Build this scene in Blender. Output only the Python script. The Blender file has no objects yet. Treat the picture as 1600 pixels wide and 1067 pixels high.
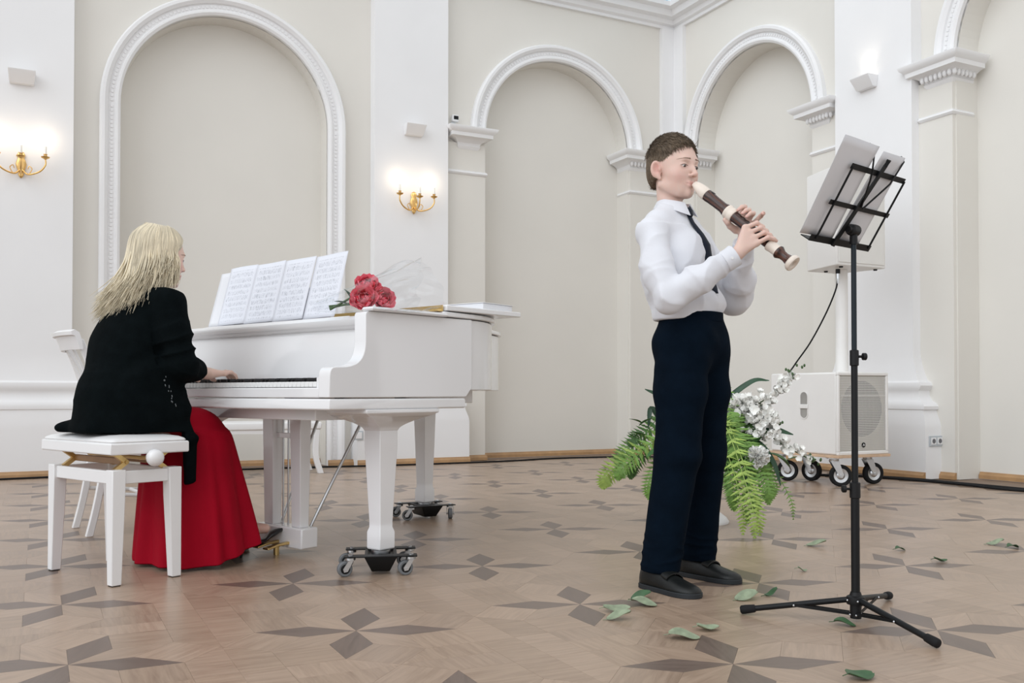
import bpy, bmesh, math, random
import numpy as np
from mathutils import Vector, Matrix, Euler, noise as mnoise
random.seed(7); np.random.seed(7)
SC = bpy.context.scene
COL = SC.collection
PI = math.pi
R = math.radians

# ---------------------------------------------------------------- camera
cd = bpy.data.cameras.new('camera'); cam = bpy.data.objects.new('camera', cd); COL.objects.link(cam)
cam.location = (0, 0, 0.68)
cam.rotation_euler = (R(90) + 0.016, 0, 0)
cd.sensor_width = 36.0; cd.lens = 1463 / 1600 * 36.0
cd.shift_y = 0.0357
cd.clip_start = 0.05; cd.clip_end = 200
SC.camera = cam
# ---------------------------------------------------------------- world, light, exposure
SC.view_settings.view_transform = 'Standard'; SC.view_settings.look = 'None'
SC.view_settings.gamma = 1.0; SC.view_settings.use_curve_mapping = False
SC.view_settings.exposure = 0.36
wd = bpy.data.worlds.new('daylight'); SC.world = wd; wd.use_nodes = True
bg = wd.node_tree.nodes['Background']; bg.inputs['Color'].default_value = (0.985, 0.985, 0.995, 1); bg.inputs['Strength'].default_value = 0.78
sd = bpy.data.lights.new('window_daylight', 'SUN'); so = bpy.data.objects.new('window_daylight', sd); COL.objects.link(so)
sd.energy = 0.95; sd.angle = R(60); sd.color = (0.86, 0.93, 1.0)
so.rotation_euler = Vector((0.58, 0.66, -0.56)).to_track_quat('-Z', 'Y').to_euler()

# ---------------------------------------------------------------- materials
MATS = {}
def mat(name, col, rough=0.5, metal=0.0, vary=0.0, scale=8.0, bump=0.0, bscale=60.0, coat=0.0, spec=0.5, trans=0.0, rnd=0.0, sss=0.0, sheen=0.0):
    if name in MATS: return MATS[name]
    m = bpy.data.materials.new(name); m.use_nodes = True; nt = m.node_tree; N = nt.nodes; L = nt.links
    b = N['Principled BSDF']
    c = (*col, 1)
    b.inputs['Base Color'].default_value = c; b.inputs['Roughness'].default_value = rough; b.inputs['Metallic'].default_value = metal
    b.inputs['Coat Weight'].default_value = coat; b.inputs['Specular IOR Level'].default_value = spec; b.inputs['Transmission Weight'].default_value = trans
    b.inputs['Sheen Weight'].default_value = sheen
    if sss: b.inputs['Subsurface Weight'].default_value = sss; b.inputs['Subsurface Radius'].default_value = (0.02, 0.008, 0.005); b.inputs['Subsurface Scale'].default_value = 0.3
    tc = N.new('ShaderNodeTexCoord')
    src = None
    if vary > 0:
        n = N.new('ShaderNodeTexNoise'); n.inputs['Scale'].default_value = scale; n.inputs['Detail'].default_value = 5
        L.new(tc.outputs['Object'], n.inputs['Vector'])
        mr = N.new('ShaderNodeMapRange'); mr.inputs['From Min'].default_value = 0.3; mr.inputs['From Max'].default_value = 0.7
        mr.inputs['To Min'].default_value = 1 - vary; mr.inputs['To Max'].default_value = 1 + vary * 0.6
        L.new(n.outputs['Fac'], mr.inputs['Value'])
        hs = N.new('ShaderNodeHueSaturation'); hs.inputs['Color'].default_value = c
        L.new(mr.outputs['Result'], hs.inputs['Value']); src = hs.outputs['Color']
    if rnd > 0:
        g = N.new('ShaderNodeNewGeometry')
        mr2 = N.new('ShaderNodeMapRange'); mr2.inputs['To Min'].default_value = 1 - rnd; mr2.inputs['To Max'].default_value = 1 + rnd
        L.new(g.outputs['Random Per Island'], mr2.inputs['Value'])
        h2 = N.new('ShaderNodeHueSaturation'); h2.inputs['Color'].default_value = c
        if src: L.new(src, h2.inputs['Color'])
        L.new(mr2.outputs['Result'], h2.inputs['Value']); src = h2.outputs['Color']
    if src: L.new(src, b.inputs['Base Color'])
    if bump > 0:
        n2 = N.new('ShaderNodeTexNoise'); n2.inputs['Scale'].default_value = bscale; n2.inputs['Detail'].default_value = 4
        L.new(tc.outputs['Object'], n2.inputs['Vector'])
        bp = N.new('ShaderNodeBump'); bp.inputs['Strength'].default_value = bump; bp.inputs['Distance'].default_value = 0.004
        L.new(n2.outputs['Fac'], bp.inputs['Height']); L.new(bp.outputs['Normal'], b.inputs['Normal'])
    MATS[name] = m
    return m

def wood_mat(name, col, dark, rough=0.3, island=False, grain=26.0):
    """oak: grain stretched along the piece's own x, tone different from piece to piece"""
    m = bpy.data.materials.new(name); m.use_nodes = True; nt = m.node_tree; N = nt.nodes; L = nt.links; b = N['Principled BSDF']
    tc = N.new('ShaderNodeTexCoord'); oi = N.new('ShaderNodeObjectInfo'); ge = N.new('ShaderNodeNewGeometry')
    rnd = ge.outputs['Random Per Island'] if island else oi.outputs['Random']
    mp = N.new('ShaderNodeMapping'); mp.inputs['Scale'].default_value = (1.0, 11.0, 1.0)
    add = N.new('ShaderNodeVectorMath'); add.operation = 'ADD'
    sc = N.new('ShaderNodeMath'); sc.operation = 'MULTIPLY'; sc.inputs[1].default_value = 37.0
    L.new(rnd, sc.inputs[0]); L.new(tc.outputs['Object'], add.inputs[0]); L.new(sc.outputs[0], add.inputs[1]); L.new(add.outputs[0], mp.inputs['Vector'])
    n = N.new('ShaderNodeTexNoise'); n.inputs['Scale'].default_value = grain / 4; n.inputs['Detail'].default_value = 6; n.inputs['Roughness'].default_value = 0.62; n.inputs['Distortion'].default_value = 0.5
    L.new(mp.outputs['Vector'], n.inputs['Vector'])
    mx = N.new('ShaderNodeMix'); mx.data_type = 'RGBA'; mx.inputs['A'].default_value = (*dark, 1); mx.inputs['B'].default_value = (*col, 1)
    mr = N.new('ShaderNodeMapRange'); mr.inputs['From Min'].default_value = 0.28; mr.inputs['From Max'].default_value = 0.62
    L.new(n.outputs['Fac'], mr.inputs['Value']); L.new(mr.outputs['Result'], mx.inputs['Factor'])
    hs = N.new('ShaderNodeHueSaturation'); L.new(mx.outputs['Result'], hs.inputs['Color'])
    mv = N.new('ShaderNodeMapRange'); mv.inputs['To Min'].default_value = 0.92; mv.inputs['To Max'].default_value = 1.07
    L.new(rnd, mv.inputs['Value']); L.new(mv.outputs['Result'], hs.inputs['Value']); L.new(hs.outputs['Color'], b.inputs['Base Color'])
    rr = N.new('ShaderNodeMapRange'); rr.inputs['To Min'].default_value = rough - 0.06; rr.inputs['To Max'].default_value = rough + 0.10
    L.new(n.outputs['Fac'], rr.inputs['Value']); L.new(rr.outputs['Result'], b.inputs['Roughness'])
    b.inputs['Specular IOR Level'].default_value = 0.45
    bp = N.new('ShaderNodeBump'); bp.inputs['Strength'].default_value = 0.10; bp.inputs['Distance'].default_value = 0.002
    L.new(n.outputs['Fac'], bp.inputs['Height']); L.new(bp.outputs['Normal'], b.inputs['Normal'])
    MATS[name] = m
    return m

# ---------------------------------------------------------------- mesh building
class MB:
    def __init__(s): s.v = []; s.f = []; s.mi = []; s.cur = 0
    def add(s, vs, fs, M=None):
        o = len(s.v)
        s.v += [tuple(M @ Vector(p)) for p in vs] if M is not None else [tuple(p) for p in vs]
        s.f += [tuple(i + o for i in f) for f in fs]; s.mi += [s.cur] * len(fs)
        return s
    def box(s, c, d, M=None, rz=0.0):
        x, y, z = d[0] / 2, d[1] / 2, d[2] / 2
        vs = [Vector((a * x, b * y, e * z)) for a in (-1, 1) for b in (-1, 1) for e in (-1, 1)]
        if rz: vs = [Matrix.Rotation(rz, 3, 'Z') @ p for p in vs]
        vs = [p + Vector(c) for p in vs]
        return s.add(vs, [(0, 1, 3, 2), (4, 6, 7, 5), (0, 4, 5, 1), (2, 3, 7, 6), (0, 2, 6, 4), (1, 5, 7, 3)], M)
    def loft(s, rings, closed=True, caps=True, M=None, loop=False):
        n = len(rings[0]); vs = [p for r in rings for p in r]; fs = []
        m = len(rings)
        for i in range(m if loop else m - 1):
            j = (i + 1) % m
            for k in range(n if closed else n - 1):
                k2 = (k + 1) % n
                fs.append((i * n + k, i * n + k2, j * n + k2, j * n + k))
        if caps and not loop and closed:
            fs.append(tuple(range(n))[::-1]); fs.append(tuple((m - 1) * n + k for k in range(n)))
        return s.add(vs, fs, M)
    def prism(s, poly, z0, z1, M=None):
        return s.loft([[(x, y, z0) for x, y in poly], [(x, y, z1) for x, y in poly]], M=M)
    def stack(s, cx, cy, hx, hy, prof, M=None, rz=0.0):
        """prof: (z, out) - rectangles of half size hx+out, hy+out one above the other"""
        rings = []
        for z, o in prof:
            a, b = hx + o, hy + o
            q = [Vector((-a, -b, 0)), Vector((a, -b, 0)), Vector((a, b, 0)), Vector((-a, b, 0))]
            if rz: q = [Matrix.Rotation(rz, 3, 'Z') @ p for p in q]
            rings.append([(p.x + cx, p.y + cy, z) for p in q])
        return s.loft(rings, M=M)
    def lathe(s, prof, c=(0, 0, 0), seg=20, M=None, axis=(0, 0, 1), ring=False):
        q = Vector((0, 0, 1)).rotation_difference(Vector(axis))
        rings = []
        for r, z in prof:
            rings.append([tuple(q @ Vector((max(r, 1e-5) * math.cos(2 * PI * k / seg), max(r, 1e-5) * math.sin(2 * PI * k / seg), z)) + Vector(c)) for k in range(seg)])
        return s.loft(rings, M=M, loop=ring)
    def tube(s, pts, r, seg=8, M=None, closed=False, caps=True, flat=None):
        pts = [Vector(p) for p in pts]; n = len(pts)
        rs = r if isinstance(r, (list, tuple)) else [r] * n
        rings = []; up = None
        for i, p in enumerate(pts):
            a = pts[(i - 1) % n] if (i > 0 or closed) else p
            b = pts[(i + 1) % n] if (i < n - 1 or closed) else p
            t = (b - a)
            if t.length < 1e-9: t = Vector((0, 0, 1))
            t.normalize()
            if up is None:
                up = Vector((0, 0, 1)) if abs(t.z) < 0.9 else Vector((1, 0, 0))
            x = up - t * up.dot(t)
            if x.length < 1e-6: x = t.orthogonal()
            x.normalize(); y = t.cross(x); up = x
            rings.append([tuple(p + (x * math.cos(2 * PI * k / seg) + y * math.sin(2 * PI * k / seg) * (flat or 1.0)) * rs[i]) for k in range(seg)])
        return s.loft(rings, caps=caps and not closed, M=M, loop=closed)
    def sphere(s, c, r, seg=12, rings=8, M=None, sc=(1, 1, 1)):
        vs = []; 
        for i in range(rings + 1):
            a = PI * i / rings
            rr = max(math.sin(a), 1e-4)
            vs.append([(c[0] + r * sc[0] * rr * math.cos(2 * PI * k / seg), c[1] + r * sc[1] * rr * math.sin(2 * PI * k / seg), c[2] - r * sc[2] * math.cos(a)) for k in range(seg)])
        return s.loft(vs, M=M)
    def build(s, name, m, parent=None, bevel=0.0, smooth=None, bseg=2):
        me = bpy.data.meshes.new(name); me.from_pydata(s.v, [], s.f)
        ms = m if isinstance(m, (list, tuple)) else [m]
        for q in ms: me.materials.append(q)
        if len(ms) > 1: me.polygons.foreach_set('material_index', s.mi)
        bm = bmesh.new(); bm.from_mesh(me); bmesh.ops.recalc_face_normals(bm, faces=bm.faces); bm.to_mesh(me); bm.free()
        if smooth is not None:
            me.polygons.foreach_set('use_smooth', [True] * len(me.polygons))
            if smooth < 179: me.set_sharp_from_angle(angle=R(smooth))
        o = bpy.data.objects.new(name, me); COL.objects.link(o)
        if parent is not None: o.parent = parent
        if bevel:
            bv = o.modifiers.new('edge', 'BEVEL'); bv.width = bevel; bv.segments = bseg; bv.limit_method = 'ANGLE'; bv.angle_limit = R(35)
            bv.harden_normals = False
            me.polygons.foreach_set('use_smooth', [True] * len(me.polygons)); me.set_sharp_from_angle(angle=R(40))
        return o

def thing(name, label, cat, loc=(0, 0, 0), rz=0.0, group=None):
    o = bpy.data.objects.new(name, None); COL.objects.link(o); o.empty_display_size = 0.1
    o.location = loc; o.rotation_euler = (0, 0, rz); return tag(o, label, cat, group)
def tag(o, label, cat, group=None):
    o['label'] = label; o['category'] = cat
    if group: o['group'] = group
    return o
def struct(o, rz=0.0, label=None, cat=None):
    o['kind'] = 'structure'; o.rotation_euler = (0, 0, rz)
    if label: o['label'] = label
    if cat: o['category'] = cat
    return o
def dup(root, label=None):
    r = root.copy(); COL.objects.link(r)
    if label: r['label'] = label
    for ch in root.children:
        c = ch.copy(); COL.objects.link(c); c.parent = r
        for g in ch.children:
            d = g.copy(); COL.objects.link(d); d.parent = c
    return r
def bez(p0, p1, p2, p3, n):
    p0, p1, p2, p3 = map(Vector, (p0, p1, p2, p3)); out = []
    for i in range(n + 1):
        t = i / n; out.append(p0 * (1 - t) ** 3 + p1 * 3 * t * (1 - t) ** 2 + p2 * 3 * t * t * (1 - t) + p3 * t ** 3)
    return out
def catmull(P, n=6):
    P = [Vector(p) for p in P]; Q = [P[0] * 2 - P[1]] + P + [P[-1] * 2 - P[-2]]; out = []
    for i in range(1, len(Q) - 2):
        a, b, c, d = Q[i - 1:i + 3]
        for k in range(n):
            t = k / n
            out.append(0.5 * ((2 * b) + (c - a) * t + (2 * a - 5 * b + 4 * c - d) * t * t + (3 * b - a - 3 * c + d) * t ** 3))
    out.append(P[-1]); return out

# ---------------------------------------------------------------- shared materials
white_paint = mat('white_paint', (0.80, 0.80, 0.80), 0.55, vary=0.03, scale=3, bump=0.05, bscale=30)
white_plaster = mat('white_plaster', (0.83, 0.83, 0.835), 0.7, vary=0.02, scale=2, bump=0.06, bscale=40)
cream_wall = mat('cream_wall', (0.740, 0.718, 0.668), 0.75, vary=0.025, scale=1.2, bump=0.06, bscale=50)
lacquer = mat('white_lacquer', (0.80, 0.80, 0.81), 0.12, coat=0.3, vary=0.01, scale=2)
satin_white = mat('satin_white', (0.81, 0.81, 0.815), 0.3, vary=0.01, scale=3)
black_metal = mat('black_metal', (0.0045, 0.0055, 0.0065), 0.45, spec=0.28, vary=0.2, scale=20)
black_plastic = mat('black_plastic', (0.006, 0.006, 0.007), 0.5, spec=0.3, vary=0.2, scale=15)
rubber = mat('rubber', (0.010, 0.010, 0.011), 0.75, spec=0.25, vary=0.2, scale=30)
grey_rubber = mat('grey_rubber', (0.16, 0.17, 0.18), 0.65, vary=0.1, scale=30)
steel = mat('steel', (0.62, 0.64, 0.66), 0.3, 1.0, vary=0.06, scale=20)
brass = mat('brass', (0.72, 0.52, 0.22), 0.3, 1.0, vary=0.1, scale=20)
gold = mat('gold', (0.80, 0.52, 0.20), 0.28, 1.0, vary=0.12, scale=30)
paper = mat('paper', (0.76, 0.77, 0.80), 0.7, vary=0.02, scale=6)
oak_trim = mat('oak_trim', (0.42, 0.25, 0.12), 0.4, vary=0.15, scale=12)
# ================================================================ THE HALL (its own axes: u along the left wall, v out through it)
RA = R(26.8)
D, W = 8.65, 6.45           # left wall at v = D, right wall at u = W
def m1(s, z, q): return (s, D + q, z)
def m2(t, z, q): return (W + q, D - t, z)
ZC = 4.80                   # underside of the cornice
def arch_pts(c, r, sp, n=48): return [(c - r * math.cos(PI * i / n), sp + r * math.sin(PI * i / n)) for i in range(n + 1)]
def arch_wall(name, mp, s0, s1, z1, arches, depth, side):
    mb = MB(); prev = s0
    for c, r, sp in arches:
        mb.add([mp(prev, 0, 0), mp(c - r, 0, 0), mp(c - r, z1, 0), mp(prev, z1, 0)], [(0, 1, 2, 3)])
        P = arch_pts(c, r, sp)
        for a, b in zip(P, P[1:]):
            mb.add([mp(a[0], a[1], 0), mp(b[0], b[1], 0), mp(b[0], z1, 0), mp(a[0], z1, 0)], [(0, 1, 2, 3)])
        full = [(c - r, 0)] + P + [(c + r, 0)]
        for a, b in zip(full, full[1:]):
            mb.add([mp(a[0], a[1], 0), mp(b[0], b[1], 0), mp(b[0], b[1], depth), mp(a[0], a[1], depth)], [(0, 1, 2, 3)])
        mb.add([mp(x, z, depth) for x, z in full], [tuple(range(len(full)))])
        prev = c + r
    mb.add([mp(prev, 0, 0), mp(s1, 0, 0), mp(s1, z1, 0), mp(prev, z1, 0)], [(0, 1, 2, 3)])
    # clerestory zone: sill above the cornice
    o = mb.build(name, cream_wall); struct(o, RA, side, None)
    return o
A1 = (1.51, 0.905, 3.16); A2 = (4.93, 0.875, 3.33); A3 = (1.27, 0.875, 3.33); A4 = (4.54, 0.875, 3.33)
arch_wall('wall_left', m1, -4.5, W, ZC + 0.2, [(-1.96, 0.905, 3.16), A1, A2], 0.22, 'cream wall with shallow round-arched niches behind the piano')
arch_wall('wall_right', m2, 0, 7.2, ZC + 0.2, [A3, A4], 0.25, 'cream wall with round-arched niches behind the loudspeaker')

trimn = [0]
def trim(mb, label, m=None, smooth=30, bevel=0.0):
    trimn[0] += 1
    o = mb.build('trim_%d' % trimn[0], m or white_plaster, smooth=smooth, bevel=bevel); struct(o, RA, label); return o
def sweep(mb, mp, path, prof, c=None):
    """path: (s,z,nx,nz) with outward normal; prof: (radial, projection)"""
    rings = []
    for s, z, nx, nz in path: rings.append([mp(s + nx * o, z + nz * o, -p) for o, p in prof])
    mb.loft(rings)
PROF_ARCH = [(0, -0.02), (0, 0.035), (0.02, 0.05), (0.035, 0.05), (0.045, 0.035), (0.095, 0.035), (0.10, 0.055), (0.125, 0.075), (0.15, 0.075), (0.165, 0.05), (0.165, -0.02)]
def archivolt(mp, a, legs, label):
    c, r, sp = a; mb = MB(); path = []
    if legs: path.append((c - r, 0.0, -1, 0))
    for i in range(49):
        t = PI * i / 48; path.append((c - r * math.cos(t), sp + r * math.sin(t), -math.cos(t), math.sin(t)))
    if legs: path.append((c + r, 0.0, 1, 0))
    sweep(mb, mp, path, PROF_ARCH)
    o = trim(mb, label)
    # a bead course of small blocks along the middle of the moulding
    bd = MB(); L = []
    if legs:
        L += [(c - r, sp * k / 90, -1, 0) for k in range(90)]
        L += [(c + r, sp * k / 90, 1, 0) for k in range(90)]
    n = 84
    for i in range(n):
        t = PI * (i + 0.5) / n; L.append((c - r * math.cos(t), sp + r * math.sin(t), -math.cos(t), math.sin(t)))
    for s, z, nx, nz in L:
        tx, tz = -nz, nx; vs = []
        for q in (-0.03, -0.042):
            for a_, b_ in ((0.06, -0.011), (0.08, -0.011), (0.08, 0.011), (0.06, 0.011)):
                vs.append(mp(s + nx * a_ + tx * b_, z + nz * a_ + tz * b_, q))
        bd.add(vs, [(4, 5, 6, 7), (0, 1, 5, 4), (1, 2, 6, 5), (2, 3, 7, 6), (3, 0, 4, 7)])
    b = bd.build('bead_course', white_plaster, o); b['kind'] = 'stuff'
    return o
archivolt(m1, A1, True, 'white moulded surround of the tall niche behind the pianist')
archivolt(m1, A2, False, 'white arch moulding over the niche behind the piano lid')
archivolt(m2, A3, False, 'white arch moulding over the niche right of the boy')
archivolt(m2, A4, False, 'white arch moulding at the right edge above the carved capital')

def pier(mp, s0, s1, proj, z1, label, plinth=True, back=0.0):
    """a pilaster: shaft, attic base with torus mouldings, plinth"""
    mb = MB()
    def ring(z, o, po=None):
        po = o if po is None else po
        return [mp(s0 - o, z, 0.0), mp(s1 + o, z, 0.0), mp(s1 + o, z, -(proj + po)), mp(s0 - o, z, -(proj + po))]
    prof = [(0.0, 0.19), (0.40, 0.19), (0.44, 0.185), (0.52, 0.155), (0.545, 0.15), (0.55, 0.165), (0.575, 0.168), (0.60, 0.15), (0.615, 0.115),
            (0.66, 0.085), (0.70, 0.085), (0.715, 0.105), (0.74, 0.115), (0.765, 0.105), (0.78, 0.07), (0.80, 0.06), (0.90, 0.02), (1.0, 0.0), (z1, 0.0)] if plinth else [(0, 0), (z1, 0)]
    mb.loft([ring(z, o, o * 0.5) for z, o in prof])
    return trim(mb, label, smooth=35)
PJ = 0.12
P0 = pier(m1, -0.52, 0.24, PJ, ZC, 'white pilaster with moulded base at the left edge')
P1 = pier(m1, 2.84, 3.60, PJ, ZC, 'white pilaster between the two niches of the left wall')
P2 = pier(m2, 2.52, 3.34, PJ, ZC, 'white pilaster with moulded base behind the stacked loudspeakers')

def capital(mp, s0, s1, z0, label, proj=0.035, carved=True, ring_span=None):
    """impost capital: mouldings on the pier face with a necking ring below"""
    mb = MB()
    prof = [(0.0, 0.0), (0.015, 0.012), (0.03, 0.02), (0.035, 0.012), (0.06, 0.02), (0.085, 0.05), (0.10, 0.085), (0.105, 0.115), (0.14, 0.118), (0.145, 0.125), (0.165, 0.15), (0.19, 0.16), (0.195, 0.16)]
    def ring(z, o, q1): return [mp(s0 - o, z, q1), mp(s1 + o, z, q1), mp(s1 + o, z, -(proj + o)), mp(s0 - o, z, -(proj + o))]
    c0, c1 = s0, s1
    mb.loft([ring(z0 + z, o, 0.2) for z, o in prof])
    if ring_span: s0, s1 = ring_span
    mb.loft([ring(z0 - 0.26 + z, o, 0.2) for z, o in [(0, 0.0), (0.006, 0.012), (0.02, 0.022), (0.03, 0.014), (0.04, 0.014), (0.045, 0)]])
    o = trim(mb, label, smooth=30)
    s0, s1 = c0, c1
    if carved:
        k = MB(); n = int((s1 - s0 + 0.1) / 0.045)
        for i in range(n):
            s = s0 - 0.03 + (s1 - s0 + 0.06) * (i + 0.5) / n
            Mx = Matrix.Identity(4)
            p = mp(s, z0 + 0.065, -(proj + 0.045))
            k.sphere(p, 0.018, 8, 6, sc=(1, 1, 1.55))
        for i in range(6):
            p = mp(s1 + 0.045, z0 + 0.065, -(proj + 0.03) + i * 0.045); k.sphere(p, 0.018, 8, 6, sc=(1, 1, 1.55))
        b = k.build('egg_ornament', white_plaster, o, smooth=180); b['kind'] = 'stuff'
    return o
def pierbody(mp, s0, s1, proj, z1, label): 
    mb = MB(); mb.loft([[mp(s0, z, 0.2), mp(s1, z, 0.2), mp(s1, z, -proj), mp(s0, z, -proj)] for z in (0, z1)]); return trim(mb, label, cream_wall)
pierbody(m1, 3.58, A2[0] - A2[1] - 0.01, 0.035, 3.2, 'narrow cream pier beside the middle pilaster')
capital(m1, 3.75, A2[0] - A2[1] - 0.09, 3.14, 'white impost capital beside the middle pilaster', carved=False, ring_span=(3.62, A2[0] - A2[1] - 0.01))
pierbody(m1, A2[0] + A2[1] + 0.01, W, 0.035, 3.2, 'cream pier in the corner on the left wall')
capital(m1, A2[0] + A2[1] + 0.01, 6.2, 3.14, 'white impost capital left of the room corner')
pierbody(m2, 0, A3[0] - A3[1] - 0.01, 0.035, 3.2, 'cream pier in the corner on the right wall')
capital(m2, 0.2, A3[0] - A3[1] - 0.01, 3.14, 'white impost capital right of the room corner')
pierbody(m2, A3[0] + A3[1] + 0.01, 2.5, 0.035, 3.2, 'cream pier left of the loudspeaker pilaster')
capital(m2, A3[0] + A3[1] + 0.01, 2.37, 3.14, 'white carved impost capital left of the loudspeaker pilaster', ring_span=(A3[0] + A3[1] + 0.01, 2.50))
pierbody(m2, 3.30, A4[0] - A4[1] - 0.01, 0.035, 3.2, 'cream pier right of the loudspeaker pilaster')
capital(m2, 3.42, A4[0] - A4[1] - 0.01, 3.14, 'large white carved capital near the right edge', ring_span=(3.36, A4[0] - A4[1] - 0.01))
# corner strip above the capitals
mb = MB()
mb.loft([[m1(6.24, z, 0.0), m1(W, z, 0.0), m1(W, z, -0.21), m1(W - 0.05, z, -0.21), m1(W - 0.05, z, -0.05), m1(6.24, z, -0.05)] for z in (3.33, ZC)])
trim(mb, 'white corner strip rising from the capitals to the cornice', smooth=None)
# cornice along both walls
PC = [(0, -0.02), (0.0, 0.03), (0.03, 0.035), (0.045, 0.07), (0.09, 0.085), (0.10, 0.15), (0.16, 0.17), (0.175, 0.23), (0.22, 0.24), (0.22, -0.02)]
def cornice(mp, s0, s1, mit0, mit1, label):
    mb = MB()
    mb.loft([[mp(s0 + (p if mit0 else 0), ZC + z, -p) for z, p in PC], [mp(s1 - (p if mit1 else 0), ZC + z, -p) for z, p in PC]])
    return trim(mb, label)
cornice(m1, -4.5, W, False, True, 'white moulded cornice above the left wall')
cornice(m2, 0, 7.2, True, False, 'white moulded cornice above the right wall')
# clerestory windows above the cornice
glass = bpy.data.materials.new('window_glass'); glass.use_nodes = True; MATS['window_glass'] = glass
_n = glass.node_tree.nodes; _n.remove(_n['Principled BSDF']); _t = _n.new('ShaderNodeBsdfTransparent'); _g = _n.new('ShaderNodeBsdfGlossy'); _m = _n.new('ShaderNodeMixShader')
_t.inputs['Color'].default_value = (0.72, 0.86, 0.93, 1); _g.inputs['Roughness'].default_value = 0.05; _m.inputs['Fac'].default_value = 0.08  # blue of the sky is put into the pane tint
glass.node_tree.links.new(_t.outputs[0], _m.inputs[1]); glass.node_tree.links.new(_g.outputs[0], _m.inputs[2]); glass.node_tree.links.new(_m.outputs[0], _n['Material Output'].inputs['Surface'])
def clerestory(k, mp, s0, s1, n, label):
    mb = MB(); zs, zt = ZC + 0.22, 6.6
    def bar(a, b, z0, z1, q0=-0.02, q1=0.10):
        mb.add([mp(a, z0, q0), mp(b, z0, q0), mp(b, z1, q0), mp(a, z1, q0), mp(a, z0, q1), mp(b, z0, q1), mp(b, z1, q1), mp(a, z1, q1)],
               [(0, 1, 2, 3), (4, 5, 6, 7), (0, 1, 5, 4), (2, 3, 7, 6), (0, 3, 7, 4), (1, 2, 6, 5)])
    bar(s0, s1, zs, zs + 0.07); bar(s0, s1, zt - 0.1, zt)
    w = (s1 - s0) / n
    for i in range(n + 1): bar(s0 + w * i - (0.07 if i else 0), s0 + w * i + (0.07 if i < n else 0), zs + 0.07, zt - 0.1)
    o = struct(mb.build('window_%d' % k, white_paint), RA, label)
    for i in range(n):
        a, b = s0 + w * i + 0.07, s0 + w * (i + 1) - 0.07
        p = MB(); p.add([mp(a, zs + 0.07, 0.03), mp(b, zs + 0.07, 0.03), mp(b, zt - 0.1, 0.03), mp(a, zt - 0.1, 0.03), mp(a, zs + 0.07, 0.036), mp(b, zs + 0.07, 0.036), mp(b, zt - 0.1, 0.036), mp(a, zt - 0.1, 0.036)],
                        [(0, 1, 2, 3), (4, 5, 6, 7), (0, 1, 5, 4), (2, 3, 7, 6), (0, 3, 7, 4), (1, 2, 6, 5)])
        p.build('pane', glass, o)
clerestory(1, m1, -4.5, W, 7, 'white clerestory window strip above the left cornice')
clerestory(2, m2, 0.05, 7.2, 5, 'white clerestory window strip above the right cornice')

# baseboards: thin oak strips following walls, niches and plinths
def skirt(name, mp, runs, label):
    mb = MB(); h = 0.055
    for s0, s1, q in runs:
        mb.loft([[mp(s0, z, q) , mp(s1, z, q), mp(s1, z, q - t), mp(s0, z, q - t)] for z, t in ((0.001, 0.03), (0.03, 0.028), (0.045, 0.016), (h, 0.012))])
    struct(mb.build(name, oak_trim), RA, label)
pl = 0.19
skirt('baseboard_left', m1, [(-4.5, -0.52 - pl, 0), (-0.52 - pl, 0.24 + pl, -PJ - pl * .5), (0.43, 0.61, -0.075), (0.61, 2.41, 0.22), (2.41, 2.65, -0.075), (2.65, 3.60 + pl, -PJ - pl * .5), (3.79, 4.06, -0.035), (4.06, 5.80, 0.22), (5.80, W - 0.03, -0.035)], 'thin oak baseboard along the left wall')
skirt('baseboard_right', m2, [(0.03, 0.40, -0.035), (0.40, 2.14, 0.25), (2.14, 2.52 - pl, -0.035), (2.52 - pl, 3.34 + pl, -PJ - pl * .5), (3.53, 3.67, -0.035), (3.67, 5.4, 0.25), (5.4, 7.2, 0)], 'thin oak baseboard along the right wall')

# ---------------------------------------------------------------- parquet: eight-pointed stars, squares between the points, oak filling
sub = MB(); sub.add([(-4.5, -0.5, -0.004), (W + 0.3, -0.5, -0.004), (W + 0.3, D + 0.3, -0.004), (-4.5, D + 0.3, -0.004)], [(0, 1, 2, 3)])
floor = struct(sub.build('floor', mat('joint_dark', (0.20, 0.14, 0.10), 0.6, vary=0.1)), RA, 'oak parquet floor with dark star inlays')
oak = wood_mat('oak_parquet', (0.388, 0.286, 0.210), (0.272, 0.191, 0.137), 0.30)
oak_pale = wood_mat('oak_pale', (0.405, 0.299, 0.222), (0.297, 0.212, 0.154), 0.30)
oak_dark = wood_mat('oak_smoked', (0.175, 0.130, 0.106), (0.120, 0.088, 0.071), 0.32)
oak_i = wood_mat('oak_parquet_far', (0.388, 0.286, 0.210), (0.272, 0.191, 0.137), 0.30, True)
oak_pale_i = wood_mat('oak_pale_far', (0.405, 0.299, 0.222), (0.297, 0.212, 0.154), 0.30, True)
oak_dark_i = wood_mat('oak_smoked_far', (0.175, 0.130, 0.106), (0.120, 0.088, 0.071), 0.32, True)
CM = 0.745; ca = CM / (2 * (1 + math.sqrt(2))); GAP = 0.00035
def inset(poly, g=GAP):
    c = Vector((sum(p[0] for p in poly) / len(poly), sum(p[1] for p in poly) / len(poly)))
    return [tuple(Vector(p) + (c - Vector(p)).normalized() * g) for p in poly]
def flat_piece(poly):
    P = inset(poly); n = len(P)
    vs = [(x, y, 0.0) for x, y in P] + [(x, y, -0.004) for x, y in P]
    return vs, [tuple(range(n))] + [(k, k + n, (k + 1) % n + n, (k + 1) % n) for k in range(n)]
k45 = ca / math.sqrt(2)
rh = [(0, 0), (ca, 0), (ca + k45, k45), (k45, k45)]            # rhomb along local 22.5 degrees
def rotp(poly, a): c, s = math.cos(a), math.sin(a); return [(x * c - y * s, x * s + y * c) for x, y in poly]
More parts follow.
